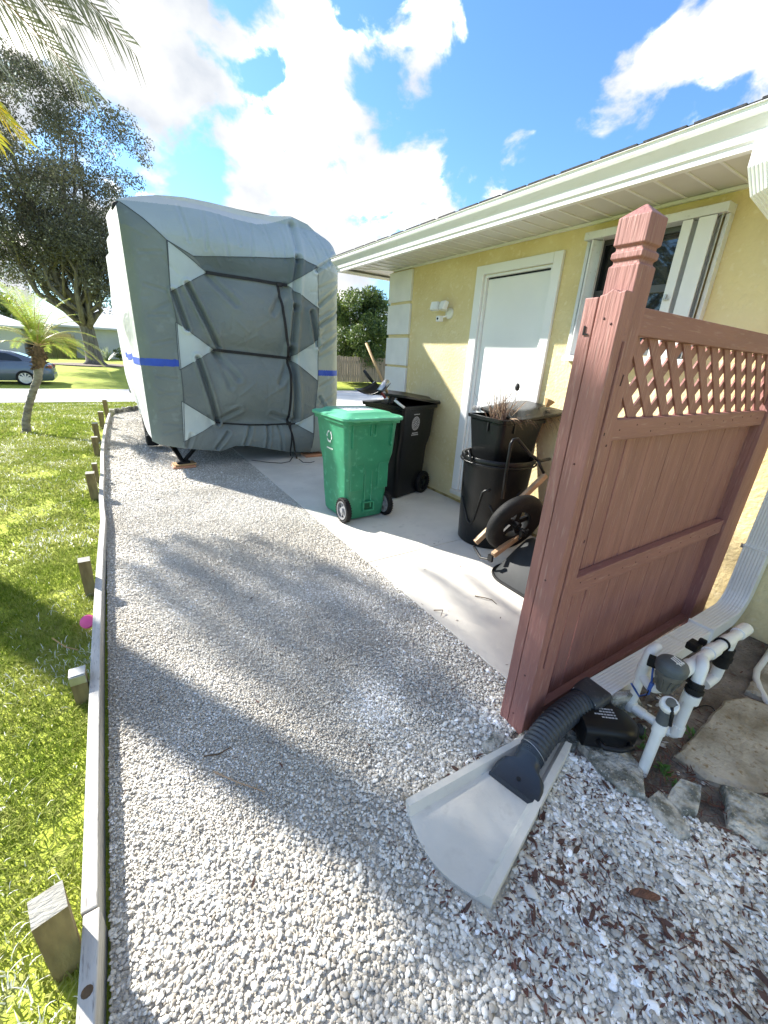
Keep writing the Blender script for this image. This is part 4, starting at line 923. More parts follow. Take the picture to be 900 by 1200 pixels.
for i in range(5):
    u = cu-.05+.1*i/5; z = cz_+.092; b.add([sidept(u,z),sidept(u+.014,z),sidept(u+.014,z-.008),sidept(u,z-.008)], [(0,1,2,3)])
b.build('emblem', M['emblem'], bc)
b = MB(); cu, cz_ = -.02, .74
G_ = lambda x, y, z: gm @ Vector((x, y, z))
mt = mark_tris(G_(-.274,.02,.76), (gm.to_3x3()@Vector((0,-1,0))), (0,0,1), (gm.to_3x3()@Vector((-1,0,0))), .055, 'recycling_mark', gc, M['label'])
b = MB()
for i in range(5): b.box(G_(-.276,.06-.025*i,.655),(.002,.014,.012),gm.to_3x3())
b.build('mark_lettering', M['label'], gc)

# things in the black cart's mouth
t = thing('long_tool', (2.55,3.75,1.0), 'broom with a pale wooden handle standing in the black cart', 'tool')
b = MB(); b.tube([(2.40,3.62,1.10),(2.235,3.86,1.62)], .013, 10); b.build('handle', M['wood2'], t, smooth=True)
b = MB(); b.box((2.41,3.60,1.09),(.05,.05,.09),Matrix.Rotation(R(20),3,'Y')); b.build('socket', M['black'], t, bevel=.01)
t = thing('scoop_shovel', (2.3,3.55,1.05), 'black plastic scoop resting on the black cart lid', 'scoop')
b = MB(); n = 9; vs = []
for i in range(n):
    for j in range(n):
        u, v = i/(n-1)*2-1, j/(n-1)*2-1; vs.append(Vector((u*.14, v*.12*(1-.25*u), .05*(v*v)+.04*u*u*(1 if u < 0 else .2))))
mm = Matrix.Translation((2.17,3.52,1.165)) @ Matrix.Rotation(R(25),4,'Z') @ Matrix.Rotation(R(-18),4,'Y')
b.add(vs, [(i*n+j,i*n+j+1,(i+1)*n+j+1,(i+1)*n+j) for i in range(n-1) for j in range(n-1)]); o = b.build('pan', M['blackcan'], t, smooth=True, xf=mm); mo = o.modifiers.new('s','SOLIDIFY'); mo.thickness = .006
b = MB(); b.tube([(2.22,3.54,1.18),(2.30,3.57,1.255),(2.33,3.59,1.27)], .035, 12, flat=.6); b.build('grip', M['steel'], t, smooth=True)
t = thing('hand_lopper', (2.35,3.6,1.05), 'lopper handle with black grip and red shaft leaning out of the black cart', 'lopper')
b = MB(); b.tube([(2.31,3.56,1.11),(2.235,3.66,1.235)], .012, 10); b.build('shaft', M['red'], t, smooth=True)
b = MB(); b.tube([(2.24,3.655,1.23),(2.225,3.672,1.25)], .016, 10); b.build('collar', M['pvc'], t, smooth=True)
b = MB(); b.tube([(2.228,3.67,1.247),(2.19,3.72,1.31),(2.165,3.76,1.36)], [.015,.018,.015], 10); b.build('grip', M['black'], t, smooth=True)
b = MB(); b.tube([(2.36,3.47,1.10),(2.44,3.40,1.03)], .013, 10); tag(b.build('white_stick', M['pvc'], smooth=True), 'short white stick poking out under the black scoop', 'stick')

# ------------------------------------------------------------------ big round trash can + tote + fronds
cx_, cy_ = 2.665, 2.30
cn = thing('trash_can', (cx_,cy_,.008), 'big round black trash can in front of the white door', 'trash can')
b = MB(); b.lathe([(.245,.0),(.255,.012),(.268,.3),(.285,.70),(.296,.735),(.306,.74),(.308,.765),(.300,.775),(.286,.772),(.27,.70),(.255,.45),(.24,.06),(.001,.05)], (cx_,cy_,.008), n=48); b.build('body', M['blackcan'], cn, smooth=True, ang=50)
def onc(a, z, e_=.004):
    r = .256+(z-.012)*.041+e_ if z < .7 else .287+e_
    return (cx_+r*math.cos(a), cy_+r*math.sin(a), z+.008)
a0 = math.atan2(-cy_, -cx_)   # direction facing the camera
b = MB()
for s_ in (0, 1):
    off = R(-34+62*s_)
    L1 = [(off-R(30),.40),(off-R(18),.31),(off-R(6),.215),(off,.20),(off+R(6),.23),(off+R(13),.40),(off+R(17),.50),(off+R(22),.525),(off+R(30),.53)]
    b.tube([onc(a0+a, z) for a, z in L1], .009, 8)
b.build('moulded_ridge', M['black'], cn, smooth=True)
b = MB(); b.tube([onc(a0-R(62)+R(k*1.0), .742+.075*math.sin(math.pi*k/24), .026-.012*math.cos(math.pi*k/24)) for k in range(0,25,3)], .011, 10); b.build('lift_handle', M['black'], cn, smooth=True)
b = MB(); b.tube([(cx_+.31*math.cos(R(a)), cy_+.31*math.sin(R(a)), .735) for a in range(0,361,10)], .008, 8); b.build('rim_bead', M['blackcan'], cn, smooth=True)
# tote nested inside
tt = thing('square_tote', (2.70,2.33,.45), 'square black bin nested inside the round trash can, filled with dry fronds', 'bin')
mm = Matrix.Translation((2.735,2.345,0)) @ Matrix.Rotation(R(-8),4,'Z')
b = MB(); R3 = lambda h1, h2, r, z: [Vector((p[0],p[1],z)) for p in rrect(h1,h2,r,5)]
b.loft([R3(.155,.15,.04,.50),R3(.195,.19,.05,.80),R3(.222,.22,.05,1.06),R3(.238,.236,.05,1.065),R3(.240,.238,.05,1.09),R3(.220,.218,.045,1.09),R3(.205,.2,.045,.95),R3(.18,.175,.04,.90)])
b.build('body', M['blackcan'], tt, smooth=True, xf=mm, ang=40)
b = MB(); b.box((-.224,-.06,1.02),(.01,.012,.075)); b.box((-.09,-.222,1.02),(.012,.01,.075)); b.build('rib', M['black'], tt, xf=mm)
mm2 = Matrix.Translation((2.875,2.31,1.135)) @ Matrix.Rotation(R(-8),4,'Z') @ Matrix.Rotation(R(-7),4,'Y') @ Matrix.Rotation(R(4),4,'X')
b = MB(); b.loft([R3(.255,.25,.06,-.012),R3(.262,.258,.06,-.006),R3(.262,.258,.06,.012),R3(.25,.246,.06,.016),R3(.22,.21,.06,.020),R3(.17,.16,.06,.045),R3(.12,.11,.05,.05)])
b.build('lid', M['blackcan'], tt, smooth=True, xf=mm2, ang=30)
fr = thing('dry_fronds', (2.62,2.2,1.1), 'dry brown palm fronds and twigs sticking out of the square bin', 'fronds')
b = MB()
def strand(p0, d, l, w, curl):
    p = Vector(p0); d = Vector(d).normalized(); k = 6; side = d.cross(Vector((random.uniform(-1,1),random.uniform(-1,1),1))).normalized(); rn_ = random.random(); vs = []
    for i in range(k+1):
        ww = w*(1-i/k*.85); vs += [p+side*ww, p-side*ww]; d = (d+Vector((random.uniform(-1,1),random.uniform(-1,1),-curl))*.16).normalized(); p = p+d*l/k
    b.add(vs, [(2*i,2*i+1,2*i+3,2*i+2) for i in range(k)], rn_)
for i in range(120): strand((2.575+random.uniform(-.03,.08),2.27+random.uniform(-.06,.12),1.07), (random.uniform(-.45,.5),random.uniform(-.45,.35),1.0), random.uniform(.12,.30), .0036, .35)
for i in range(50): strand((2.55+random.uniform(-.02,.2),2.14+random.uniform(-.02,.05),1.10), (random.uniform(-.3,.5),random.uniform(-.9,-.3),random.uniform(.1,.6)), random.uniform(.08,.17), .003, 1.6)
b.build('twig_cluster', M['frondead'], fr)
b = MB()
for i in range(90): strand((2.98+random.uniform(-.1,.05),2.16+random.uniform(-.05,.1),1.14+random.uniform(-.03,.03)), (random.uniform(-.1,.8),random.uniform(-1,-.2),random.uniform(-.2,.6)), random.uniform(.12,.30), .0038, 1.9)
b.build('hanging_frond', M['frondead'], fr)
b = MB(); b.lathe([(.012,0),(.03,.03),(.045,.06),(.035,.062),(.001,.03)], (2.93,2.12,1.19), axis=(.3,-.2,1), n=9); b.build('frond_boot', M['orangewood'], fr)
t = thing('garden_spoon', (2.85,2.35,1.2), 'slim tool with a dark oval head standing up behind the square bin lid', 'tool')
b = MB(); b.tube([(2.83,2.36,1.17),(2.86,2.385,1.29)], .006, 8); b.build('shaft', M['pvc'], t, smooth=True)
b = MB(); b.lathe([(.001,-.035),(.016,-.02),(.02,0),(.016,.022),(.001,.035)], (2.868,2.39,1.32), axis=(.2,.2,1), n=14); b.build('head', M['darkgrey'], t, smooth=True)

# ------------------------------------------------------------------ wheelbarrow, upside down
wb = thing('wheelbarrow', (2.6,1.6,.008), 'black wheelbarrow turned upside down with wooden handles beside the trash can', 'wheelbarrow')
def hbeam(pts_, nm):
    b = MB()
    for a, c in zip(pts_[:-1], pts_[1:]): b.beam(a, c, .036, .042)
    b.build(nm, M['wood'], wb, bevel=.004)
hbeam([(2.195,1.800,.165),(3.06,1.815,.50)], 'handle'); hbeam([(2.20,1.992,.185),(2.76,1.885,.700)], 'handle')
ax = Vector((.12,.93,.28)).normalized(); c = Vector((2.375,1.80,.395))
b = MB(); b.lathe([(.125,-.03),(.190,-.045),(.222,-.040),(.240,-.020),(.243,0),(.240,.020),(.222,.040),(.190,.045),(.125,.03)], c, axis=ax, n=44, tor=True)
wh = b.build('wheel', M['blackmatte'], wb, smooth=True, ang=40)
a_, b__, d_ = frame(ax); b = MB()
b.lathe([(.13,-.028),(.116,-.028),(.110,0),(.116,.028),(.13,.028)], c, axis=ax, n=36, tor=True); b.lathe([(.03,-.05),(.034,-.03),(.034,.03),(.03,.05)], c, axis=ax, n=20)
for i in range(5):
    q = 2*math.pi*i/5+.3; dd = a_*math.cos(q)+b__*math.sin(q); b.beam(c+dd*.025, c+dd*.118, .045, .016, ax)
b.build('rim', M['black'], wh, smooth=True, ang=40)
b = MB(); b.tube([c-ax*.13, c+ax*.13], .010, 10)
for s_ in (-1,): b.box(c-ax*.10+Vector((.0,0,-.02)),(.05,.02,.05)); b.tube([c-ax*.10+Vector((-.03,0,-.06)), c-ax*.10+Vector((-.03,-.02,.0))],.008,8); b.tube([c-ax*.10+Vector((.03,0,-.045)), c-ax*.10+Vector((.03,-.02,.015))],.008,8)
b.build('axle_bracket', M['black'], wb, smooth=True, ang=40)
b = MB(); RR = lambda cx1, cy1, h1, h2, r, z: [Vector((p[0]+cx1,p[1]+cy1,z)) for p in rrect(h1,h2,r,6)]
b.loft([RR(2.66,1.52,.50,.33,.20,.012),RR(2.66,1.52,.50,.33,.20,.02),RR(2.66,1.52,.485,.315,.19,.024),RR(2.68,1.52,.40,.26,.14,.16),RR(2.70,1.52,.33,.21,.10,.27),RR(2.70,1.52,.30,.18,.08,.285)])
tb = b.build('tub', M['darkgrey'], wb, smooth=True, ang=50)
b = MB(); b.tube([Vector((2.66,1.52,.016))+Vector((p[0],p[1],0)) for p in rrect(.502,.332,.20,8)+[rrect(.502,.332,.20,8)[0]]], .010, 8); b.build('rim_bead', M['blackmatte'], tb, smooth=True)
b = MB(); b.tube([(2.42,1.985,.52),(2.40,1.975,.74),(2.395,1.97,.955),(2.41,1.965,.985),(2.44,1.955,.99),(2.55,1.90,.875),(2.62,1.86,.83),(2.72,1.85,.84)], .0125, 12); b.tube([(2.60,1.865,.835),(2.66,1.835,.74)], .012, 10)
b.build('leg', M['black'], wb, smooth=True)
b = MB(); b.tube([(2.175,1.80,.13),(2.18,1.90,.10),(2.195,2.0,.15)], .010, 10); b.box((2.172,1.80,.145),(.02,.04,.05)); b.build('nose_guard', M['black'], wb, smooth=True, ang=40)

# ------------------------------------------------------------------ covered trailer
tr = thing('covered_trailer', (1.6,8.5,0), 'tall travel trailer under a grey and white fabric cover with black straps', 'trailer')
YF = 5.6
def bottom(x):
    P = [(.30,.38),(.368,.344),(.646,.271),(1.087,.201),(1.275,.264),(1.464,.252),(2.028,.115),(2.406,.07),(2.84,.10)]
    for (xa,za),(xb,zb) in zip(P[:-1],P[1:]):
        if x <= xb: return za+(zb-za)*max(0,(x-xa)/(xb-xa))
    return P[-1][1]
def topz(x):
    P = [(.30,2.86),(.342,2.885),(.548,2.965),(.706,3.01),(.979,3.04),(1.268,3.055),(1.514,3.06),(1.773,3.05),(1.978,3.06),(2.229,3.10),(2.453,3.06),(2.65,2.95),(2.86,2.80)]
    for (xa,za),(xb,zb) in zip(P[:-1],P[1:]):
        if x <= xb: return za+(zb-za)*max(0,(x-xa)/(xb-xa))
    return P[-1][1]
def seg(px, pz, a, c):
    ax_, az = a; bx, bz = c; dx, dz = bx-ax_, bz-az; L2 = dx*dx+dz*dz; t = np.clip(((px-ax_)*dx+(pz-az)*dz)/L2, 0, 1)
    return np.hypot(px-ax_-t*dx, pz-az-t*dz)
NXX, NZZ = 340, 420
u = np.linspace(0,1,NXX); v = np.linspace(0,1,NZZ)
xs_ = .305+(2.84-.305)*u; tb_ = np.array([topz(x) for x in xs_]); bb_ = np.array([bottom(x) for x in xs_])
Zg = bb_[None,:]+(tb_-bb_)[None,:]*v[:,None]; Xg = np.repeat(xs_[None,:], NZZ, 0)
Xg = Xg + .03*np.clip((2.2-Zg)/2,0,1)*(u[None,:]-.5)*0
Yg = np.full_like(Xg, YF)
def fbv(X, Z, s, off): 
    return np.array([noise.noise(Vector((x*s, z*s*.8, off))) for x, z in zip(X.ravel(), Z.ravel())]).reshape(X.shape)
n1 = fbv(Xg[::4,::4], Zg[::4,::4], 1.6, 1.0); n2_ = fbv(Xg[::4,::4], Zg[::4,::4], 4.5, 5.0)
def upsamp(A):
    a = np.array([np.interp(np.arange(NXX), np.arange(0,NXX,4), r_) for r_ in A]); return np.array([np.interp(np.arange(NZZ), np.arange(0,NZZ,4), a[:,i]) for i in range(NXX)]).T
Yg += -.05*upsamp(n1) - .014*upsamp(n2_)
# taut straps pull the cloth in, cloth bellies out between them
for a, c in (((1.119,2.304),(2.066,2.292)),((1.113,1.469),(2.061,1.412)),((1.067,.583),(2.113,.537))):
    Yg += .085*np.exp(-(seg(Xg,Zg,a,c)/.13)**2)
Yg -= .09*np.sin(np.clip((Zg-.58)/.86,0,1)*np.pi)**2*np.exp(-((Xg-1.55)/.55)**2)
Yg -= .07*np.sin(np.clip((Zg-1.45)/.84,0,1)*np.pi)**2*np.exp(-((Xg-1.55)/.55)**2)
# folds
folds = [((.731,2.056),(.829,1.685),.05,.02),((.886,2.146),(1.166,1.504),.06,.022),((.909,1.363),(1.084,.576),.06,.022),((2.229,3.0),(2.2,2.6),.04,.03),((2.2,2.6),(2.166,2.042),.05,.028),((2.166,2.042),(2.10,1.52),.06,.028),((2.10,1.52),(2.13,.6),.07,.03),((2.39,2.0),(2.46,1.6),.05,.025),
         ((1.2,.45),(1.05,.25),.03,.02),((1.5,.5),(1.42,.28),.03,.02),((1.75,.5),(1.72,.2),.03,.018),((1.9,.5),(1.95,.15),.02,.018),((1.12,1.44),(1.35,1.15),.03,.03),((1.12,1.44),(1.25,1.05),.02,.03),((2.06,1.38),(1.9,1.1),.03,.03),((1.13,2.27),(1.4,2.0),.025,.03),((2.05,2.27),(1.85,1.95),.025,.03),
         ((1.08,.61),(1.35,.75),.03,.025),((2.1,.57),(1.8,.68),.03,.025),((2.5,1.55),(2.8,1.75),.03,.02),((2.5,2.1),(2.8,2.35),.03,.02),((2.5,1.85),(2.82,2.05),.03,.02),((.75,.45),(.7,.3),.02,.02),((2.5,.9),(2.75,.5),.03,.02),((2.45,2.5),(2.8,2.72),.03,.02)]
folds += [((x_,2.93),(x_+dx_,2.93-l_),.010,.016) for x_,dx_,l_ in ((.9,.05,.35),(1.15,-.03,.4),(1.32,.04,.45),(1.5,0,.3),(1.68,-.05,.42),(1.85,.05,.35),(2.05,.0,.38),(2.38,.10,.3),(2.55,.12,.35))]
folds += [((.45,z_),(.66,z_+dz_),.006,.014) for z_,dz_ in ((2.4,.03),(2.1,-.04),(1.8,.02),(1.5,.05),(1.15,-.03),(.95,.02),(.75,.05),(.6,-.02),(.48,.03))]
folds += [((2.5,z_),(2.78,z_+.14),.012,.018) for z_ in (2.3,1.95,1.7,1.45,1.05,.8,.6)]
for a, c, d, w in folds: Yg += d*np.exp(-(seg(Xg,Zg,a,c)/w)**2)-d*.45*np.exp(-((seg(Xg,Zg,a,c)-w*2.2)/w)**2)
rs = np.random.default_rng(3)
for i in range(110):      # small wrinkles
    x0_, z0_ = rs.uniform(.35,2.8), rs.uniform(.3,2.9); an = rs.uniform(0,np.pi); l = rs.uniform(.08,.3)
    Yg += rs.uniform(-.008,.008)*np.exp(-(seg(Xg,Zg,(x0_,z0_),(x0_+l*math.cos(an),z0_+l*math.sin(an)))/.018)**2)
# rounded corners and the upper panel leaning back
Yg += np.clip((.42-Xg)/.12,0,1)**2*.10*(np.clip(1-np.clip((Zg-2.4)/.5,0,1),0,1)*.8+.2) + np.clip((Xg-2.68)/.16,0,1)**2*.14
lean = np.clip((Zg-2.60)/.40,0,1); Yg += lean**1.5*.28
Yg += np.clip((.5-Zg)/.5,0,1)**2*.18
V = np.stack([Xg,Yg,Zg],2).reshape(-1,3)
idx = np.arange(NXX*NZZ).reshape(NZZ,NXX); Q = np.stack([idx[:-1,:-1],idx[:-1,1:],idx[1:,1:],idx[1:,:-1]],2).reshape(-1,4)
cen = np.stack([(Xg[:-1,:-1]+Xg[1:,1:])/2,(Zg[:-1,:-1]+Zg[1:,1:])/2],2).reshape(-1,2)
def reg(poly_): return inpoly(cen, poly_)
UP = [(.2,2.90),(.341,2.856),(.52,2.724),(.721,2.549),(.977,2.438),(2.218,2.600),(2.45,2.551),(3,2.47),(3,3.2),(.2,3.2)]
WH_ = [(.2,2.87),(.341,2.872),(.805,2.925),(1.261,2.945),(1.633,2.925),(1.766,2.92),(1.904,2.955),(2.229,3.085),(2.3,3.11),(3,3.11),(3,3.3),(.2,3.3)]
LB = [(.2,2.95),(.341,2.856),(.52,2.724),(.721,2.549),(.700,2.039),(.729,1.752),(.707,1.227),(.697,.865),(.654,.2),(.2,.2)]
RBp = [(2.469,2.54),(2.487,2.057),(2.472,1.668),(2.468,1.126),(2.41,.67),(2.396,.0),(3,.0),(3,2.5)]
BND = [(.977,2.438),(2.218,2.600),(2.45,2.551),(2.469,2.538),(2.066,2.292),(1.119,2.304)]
L_ = [[(.729,2.545),(1.119,2.304),(.702,2.053)],[(.717,1.745),(1.113,1.469),(.692,1.227)],[(.675,.866),(1.067,.583),(.646,.361)]]
Rr_ = [[(2.469,2.538),(2.066,2.292),(2.487,2.057)],[(2.472,1.668),(2.061,1.412),(2.468,1.126)],[(2.399,.67),(2.113,.537),(2.396,.38)]]
taken = np.zeros(len(cen), bool)
def part(mask, nm, m, push=0, par=None):
    global taken
    mask = mask & ~taken; taken |= mask; F = Q[mask]; us_, inv = np.unique(F, return_inverse=True); VV = V[us_].copy(); VV[:,1] -= push
    o = npmesh(nm, VV, inv.reshape(-1,4), m, smooth=True, parent=par or tr); return o
for P_ in L_+Rr_: part(reg(P_), 'corner_patch', M['rvpatch'], .003)
SB = (reg(LB) & (cen[:,1] > 1.262) & (cen[:,1] < 1.34)); part(SB, 'blue_stripe', M['rvblue'], .002)
SB = (reg(RBp) & (cen[:,1] > 1.20) & (cen[:,1] < 1.275)); part(SB, 'blue_stripe', M['rvblue'], .002)
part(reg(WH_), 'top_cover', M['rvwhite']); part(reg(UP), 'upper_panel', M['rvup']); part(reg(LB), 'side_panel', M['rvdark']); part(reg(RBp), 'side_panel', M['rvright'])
part(reg(BND), 'dark_band', M['rvband']); part(np.ones(len(cen),bool), 'center_panel', M['rvmid'])
def ysurf(x, z):
    i = int(np.clip(np.searchsorted(xs_, x), 0, NXX-1)); col_ = Zg[:,i]; j = int(np.clip(np.searchsorted(col_, z), 0, NZZ-1)); return Yg[j,i]
M['seam'] = mat('seam_thread', srgb(84,92,96), srgb(74,82,86), .8, 30)
def seam(P_, closed=True):
    b = MB(); n = len(P_)
    for i in range(n if closed else n-1):
        a, c = P_[i], P_[(i+1)%n]; k = max(2, int(math.hypot(c[0]-a[0], c[1]-a[1])/.03)); q = []
        for j in range(k+1):
            x = a[0]+(c[0]-a[0])*j/k; z = a[1]+(c[1]-a[1])*j/k; q.append((x, ysurf(x, z)-.006, z))
        b.tube(q, .0035, 5)
    b.build('seam', M['seam'], tr, smooth=True)
for P_ in L_+Rr_: seam(P_)
seam([(.341,2.856),(.52,2.724),(.721,2.549),(.977,2.438),(2.218,2.600),(2.45,2.551)], False); seam([(.721,2.549),(.700,2.039),(.729,1.752),(.707,1.227),(.697,.865),(.654,.3)], False)
seam([(2.487,2.057),(2.472,1.668),(2.468,1.126),(2.41,.67),(2.396,.15)], False)
def strap(a, c, w, n=24, slack=0, taut=True):
    b = MB(); pts_ = []
    for i in range(n+1):
        t_ = i/n; x = a[0]+(c[0]-a[0])*t_; z = a[1]+(c[1]-a[1])*t_-slack*math.sin(math.pi*t_); pts_.append(Vector((x, ysurf(x, max(z,.15))-.012, z)))
    for p, q in zip(pts_[:-1], pts_[1:]): b.beam(p, q, w, .004, (0,1,0)) if False else b.beam(p, q, .004, w, (0,0,1) if abs(c[0]-a[0]) > .3 else (1,0,0))
    b.build('strap', M['strap'], tr)
strap((1.105,2.304),(2.08,2.292),.035); strap((1.10,1.469),(2.07,1.412),.035); strap((1.055,.583),(2.12,.537),.022, slack=.03)
strap((1.954,2.29),(2.049,1.411),.034); strap((2.045,1.42),(2.02,.56),.034); strap((2.02,.6),(2.155,.0),.026); strap((2.06,.55),(2.06,.06),.02)
for x, z in ((1.975,2.288),(2.06,1.412),(2.03,.54)):
    b = MB(); b.box((x,ysurf(x,z)-.02,z),(.07,.012,.05)); b.build('buckle', M['strap'], tr, bevel=.004)
# left side, roof, right side, back: cloth hung on the body
YB = 11.6
NS, NH = 90, 60
def sheet(fn, nu, nv, nm, m):
    vs = [fn(i/nu, j/nv) for j in range(nv+1) for i in range(nu+1)]; b = MB(); b.add(vs, [(j*(nu+1)+i, j*(nu+1)+i+1, (j+1)*(nu+1)+i+1, (j+1)*(nu+1)+i) for j in range(nv) for i in range(nu)])
    return b.build(nm, m, tr, smooth=True)
yl0 = [Yg[j,0] for j in range(NZZ)]
def lside(a, v_):
    j = int(v_*(NZZ-1)); z0_ = Zg[j,0]; ys_ = yl0[j]; y = ys_+(YB-ys_)*a
    z = z0_ + (.10*a if v_ < .05 else 0) + (.22*math.exp(-((y-6.6)/.35)**2)*(1-v_)**3)
    am = min(1, a*18)
    x = .305 - am*.75*(.05*(fb(y*1.3, z*1.6, 2)+.3) + .045*abs(math.sin(y*2.1+z*1.2)) + .10*math.exp(-((z-1.75)/.28)**2)*math.exp(-((y-6.3)/.5)**2) + .05*math.exp(-((z-2.55)/.10)**2)*math.exp(-((y-5.9)/.2)**2)) + .10*max(0,(.9-z))*min(1,a*5)
    return (x, y, z)
sheet(lside, 120, 90, 'side_cover', M['rvwhite'])
def lstripe(a, v_):
    q = lside(a*.5, (1.262+.078*v_-Zg[0,0])/(Zg[-1,0]-Zg[0,0])); return (q[0]-.004, q[1], q[2])
sheet(lstripe, 60, 3, 'blue_stripe', M['rvblue'])
def roofs(a, v_):
    i = int(a*(NXX-1)); x = xs_[i]; y0_ = Yg[-1,i]; z0_ = Zg[-1,i]; y = y0_+(YB-y0_)*v_
    bow = .10*math.sin(math.pi*a)*min(1, v_*3); z = z0_*(1-v_*.0)+bow+.03*fb(x*2,y*2,7)-.02*v_
    return (x, y, z)
sheet(roofs, 80, 40, 'roof_cover', M['rvwhite'])
def rside(a, v_):
    j = int(v_*(NZZ-1)); z = Zg[j,-1]; y0_ = Yg[j,-1]; y = y0_+(YB-y0_)*a; return (2.84+.03*fb(y,z,3)*min(1,a*10), y, z)
sheet(rside, 40, 30, 'side_cover', M['rvright'])
def back(a, v_): return (.305+(2.84-.305)*a, YB, bottom(.305+2.535*a)*.5+.2+(topz(.305+2.535*a)-.2-bottom(.305+2.535*a)*.5)*v_)
sheet(back, 10, 10, 'rear_cover', M['rvdark'])
b = MB(); b.b2(.40,2.72,5.9,11.3,.42,.52); b.b2(.45,2.7,6.0,11.2,.5,2.6); b.build('chassis', M['blackmatte'], tr)
for x in (.36,2.55):
    b = MB(); c = Vector((x+.09,8.3,.33)); b.lathe([(.2,-.1),(.31,-.1),(.335,-.06),(.335,.06),(.31,.1),(.2,.1)], c, axis=(1,0,0), n=30, tor=True); b.build('wheel', M['blackmatte'], tr, smooth=True, ang=40)
b = MB(); b.b2(.30,.46,6.95,7.25,.06,.22); b.build('mud_flap', M['blackmatte'], tr, bevel=.02)
# cloth peak at the upper left corner, gathered tie
b = MB(); b.tube([(.325,5.68,2.83),(.285,5.68,2.80),(.262,5.70,2.75)], [.006,.018,.008], 8); b.build('corner_tie', M['strap'], tr, smooth=True)
# stabiliser jack
b = MB(); b.beam((.53,5.95,.30),(.62,5.78,.075),.05,.03); b.beam((.90,5.95,.30),(.64,5.78,.075),.05,.03); b.beam((.50,5.92,.30),(.62,5.74,.07),.03,.02); b.box((.63,5.78,.065),(.16,.11,.022)); b.build('stabilizer_jack', M['blackmatte'], tr, bevel=.003)
b = MB(); b.beam((2.50,5.9,.25),(2.46,5.78,.06),.05,.03); b.beam((2.20,5.9,.25),(2.44,5.78,.06),.04,.03); b.build('stabilizer_jack', M['blackmatte'], tr)
b = MB(); b.tube([(2.07,5.62,.05),(1.98,5.5,.02),(1.85,5.46,.018),(1.7,5.55,.02),(1.5,5.72,.03)], .008, 6, flat=.4); b.tube([(2.16,5.6,.02),(2.15,5.42,.014),(2.24,5.36,.014),(2.32,5.4,.014)], .009, 6, flat=.4); b.build('loose_strap_end', M['strap'], tr)
t = thing('leveling_pad', (.63,5.78,0), 'stacked orange and wooden leveling pads under the left jack of the trailer', 'leveling pad', 'pads under the trailer jacks')
b = MB(); b.box((.63,5.78,.018),(.27,.22,.03)); b.build('pad', M['orange'], t, bevel=.008); b = MB(); b.box((.64,5.79,.044),(.26,.17,.02),Matrix.Rotation(R(8),3,'Z')); b.build('board', M['orangewood'], t, bevel=.003)
t = thing('leveling_pad', (2.45,5.78,0), 'orange leveling pad under the right jack, just left of the green cart', 'leveling pad', 'pads under the trailer jacks')
b = MB(); b.box((2.45,5.78,.026),(.3,.22,.035)); b.build('pad', M['orange'], t, bevel=.008)

# ------------------------------------------------------------------ palms
def frond(b, p0, d, L_, droop, lw, ll, n=34, rnb=(0,1), twist=0, vee=.5, hang=1):
    p = Vector(p0); d = Vector(d).normalized(); K_ = 16; P = [p.copy()]; D = [d.copy()]
    for i in range(K_): d = (d+Vector((0,0,-droop/K_))).normalized(); p = p+d*L_/K_; P.append(p.copy()); D.append(d.copy())
    for i in range(n):
        t_ = .08+.92*i/(n-1); f_ = t_*K_; k = min(int(f_), K_-1); q = P[k].lerp(P[k+1], f_-k); dd = D[k]
        sd_ = dd.cross(Vector((0,0,1)));
        if sd_.length < .1: sd_ = dd.cross(Vector((0,1,0)))
        sd_.normalize(); upn = sd_.cross(dd).normalized()
        for s_ in (-1,1):
            l = ll*math.sin(math.pi*(.12+.80*t_))**.6*random.uniform(.85,1.1); di = (dd*.75+sd_*s_*.85+upn*(vee-.25*random.random())*.5).normalized(); w = dd.cross(di).cross(di).normalized()*lw*.5
            m1 = q+di*l*.5+Vector((0,0,-l*.06)); e1 = q+di*l+Vector((0,0,-l*.35*hang*random.uniform(.6,1.3)))
            b.add([q-w*.4, m1-w, e1, m1+w, q+w*.4], [(0,1,2,3,4)], random.uniform(*rnb))
    return P
def rachis(b, P, r): 
    b.tube(P, [r*(1-.8*i/(len(P)-1)) for i in range(len(P))], 5)
# pygmy palm on the lawn
pp = thing('small_palm', (-1.36,9.07,-.03), 'small leaning palm with feathery green crown on the front lawn', 'palm tree')
b = MB(); T = [(-1.36,9.07,-.05),(-1.335,9.07,.15),(-1.25,9.07,.40),(-1.14,9.07,.65),(-1.04,9.07,.85),(-.985,9.07,1.05)]
Pt = []; Rr2 = []
for i in range(41):
    f_ = i/40*5; k = min(int(f_),4); Pt.append(Vector(T[k]).lerp(Vector(T[k+1]), f_-k)); Rr2.append((.085 if i < 2 else .062-.012*math.sin(i/40*3.1))+.007*((i%3)==0))
b.tube(Pt, Rr2, 12); b.build('trunk', M['palmbark'], pp, smooth=True)
b = MB(); b.tube([(-1.01,9.07,.98),(-.98,9.07,1.10),(-.955,9.07,1.22),(-.93,9.07,1.36)], [.05,.09,.10,.06], 14)
for i in range(60):
    a = random.uniform(0,2*math.pi); z = random.uniform(1.02,1.34); b.tube([(-.97+.075*math.cos(a),9.07+.075*math.sin(a),z),(-.97+.14*math.cos(a),9.07+.14*math.sin(a),z-.02+random.uniform(-.04,.06))], [.018,.004], 4)
b.build('fibre_crown', M['boot'], pp)
cb = MB(); rb = MB()
for i in range(32):
    a = 2*math.pi*i/32*2.4+random.uniform(-.2,.2); el = R(random.uniform(22,86)); d = (math.cos(a)*math.cos(el),math.sin(a)*math.cos(el),math.sin(el))
    P_ = frond(cb, (-.93,9.07,1.36), d, random.uniform(.7,1.08), 1.35, .009, .17, 44, (.2,.95)); rachis(rb, P_, .008)
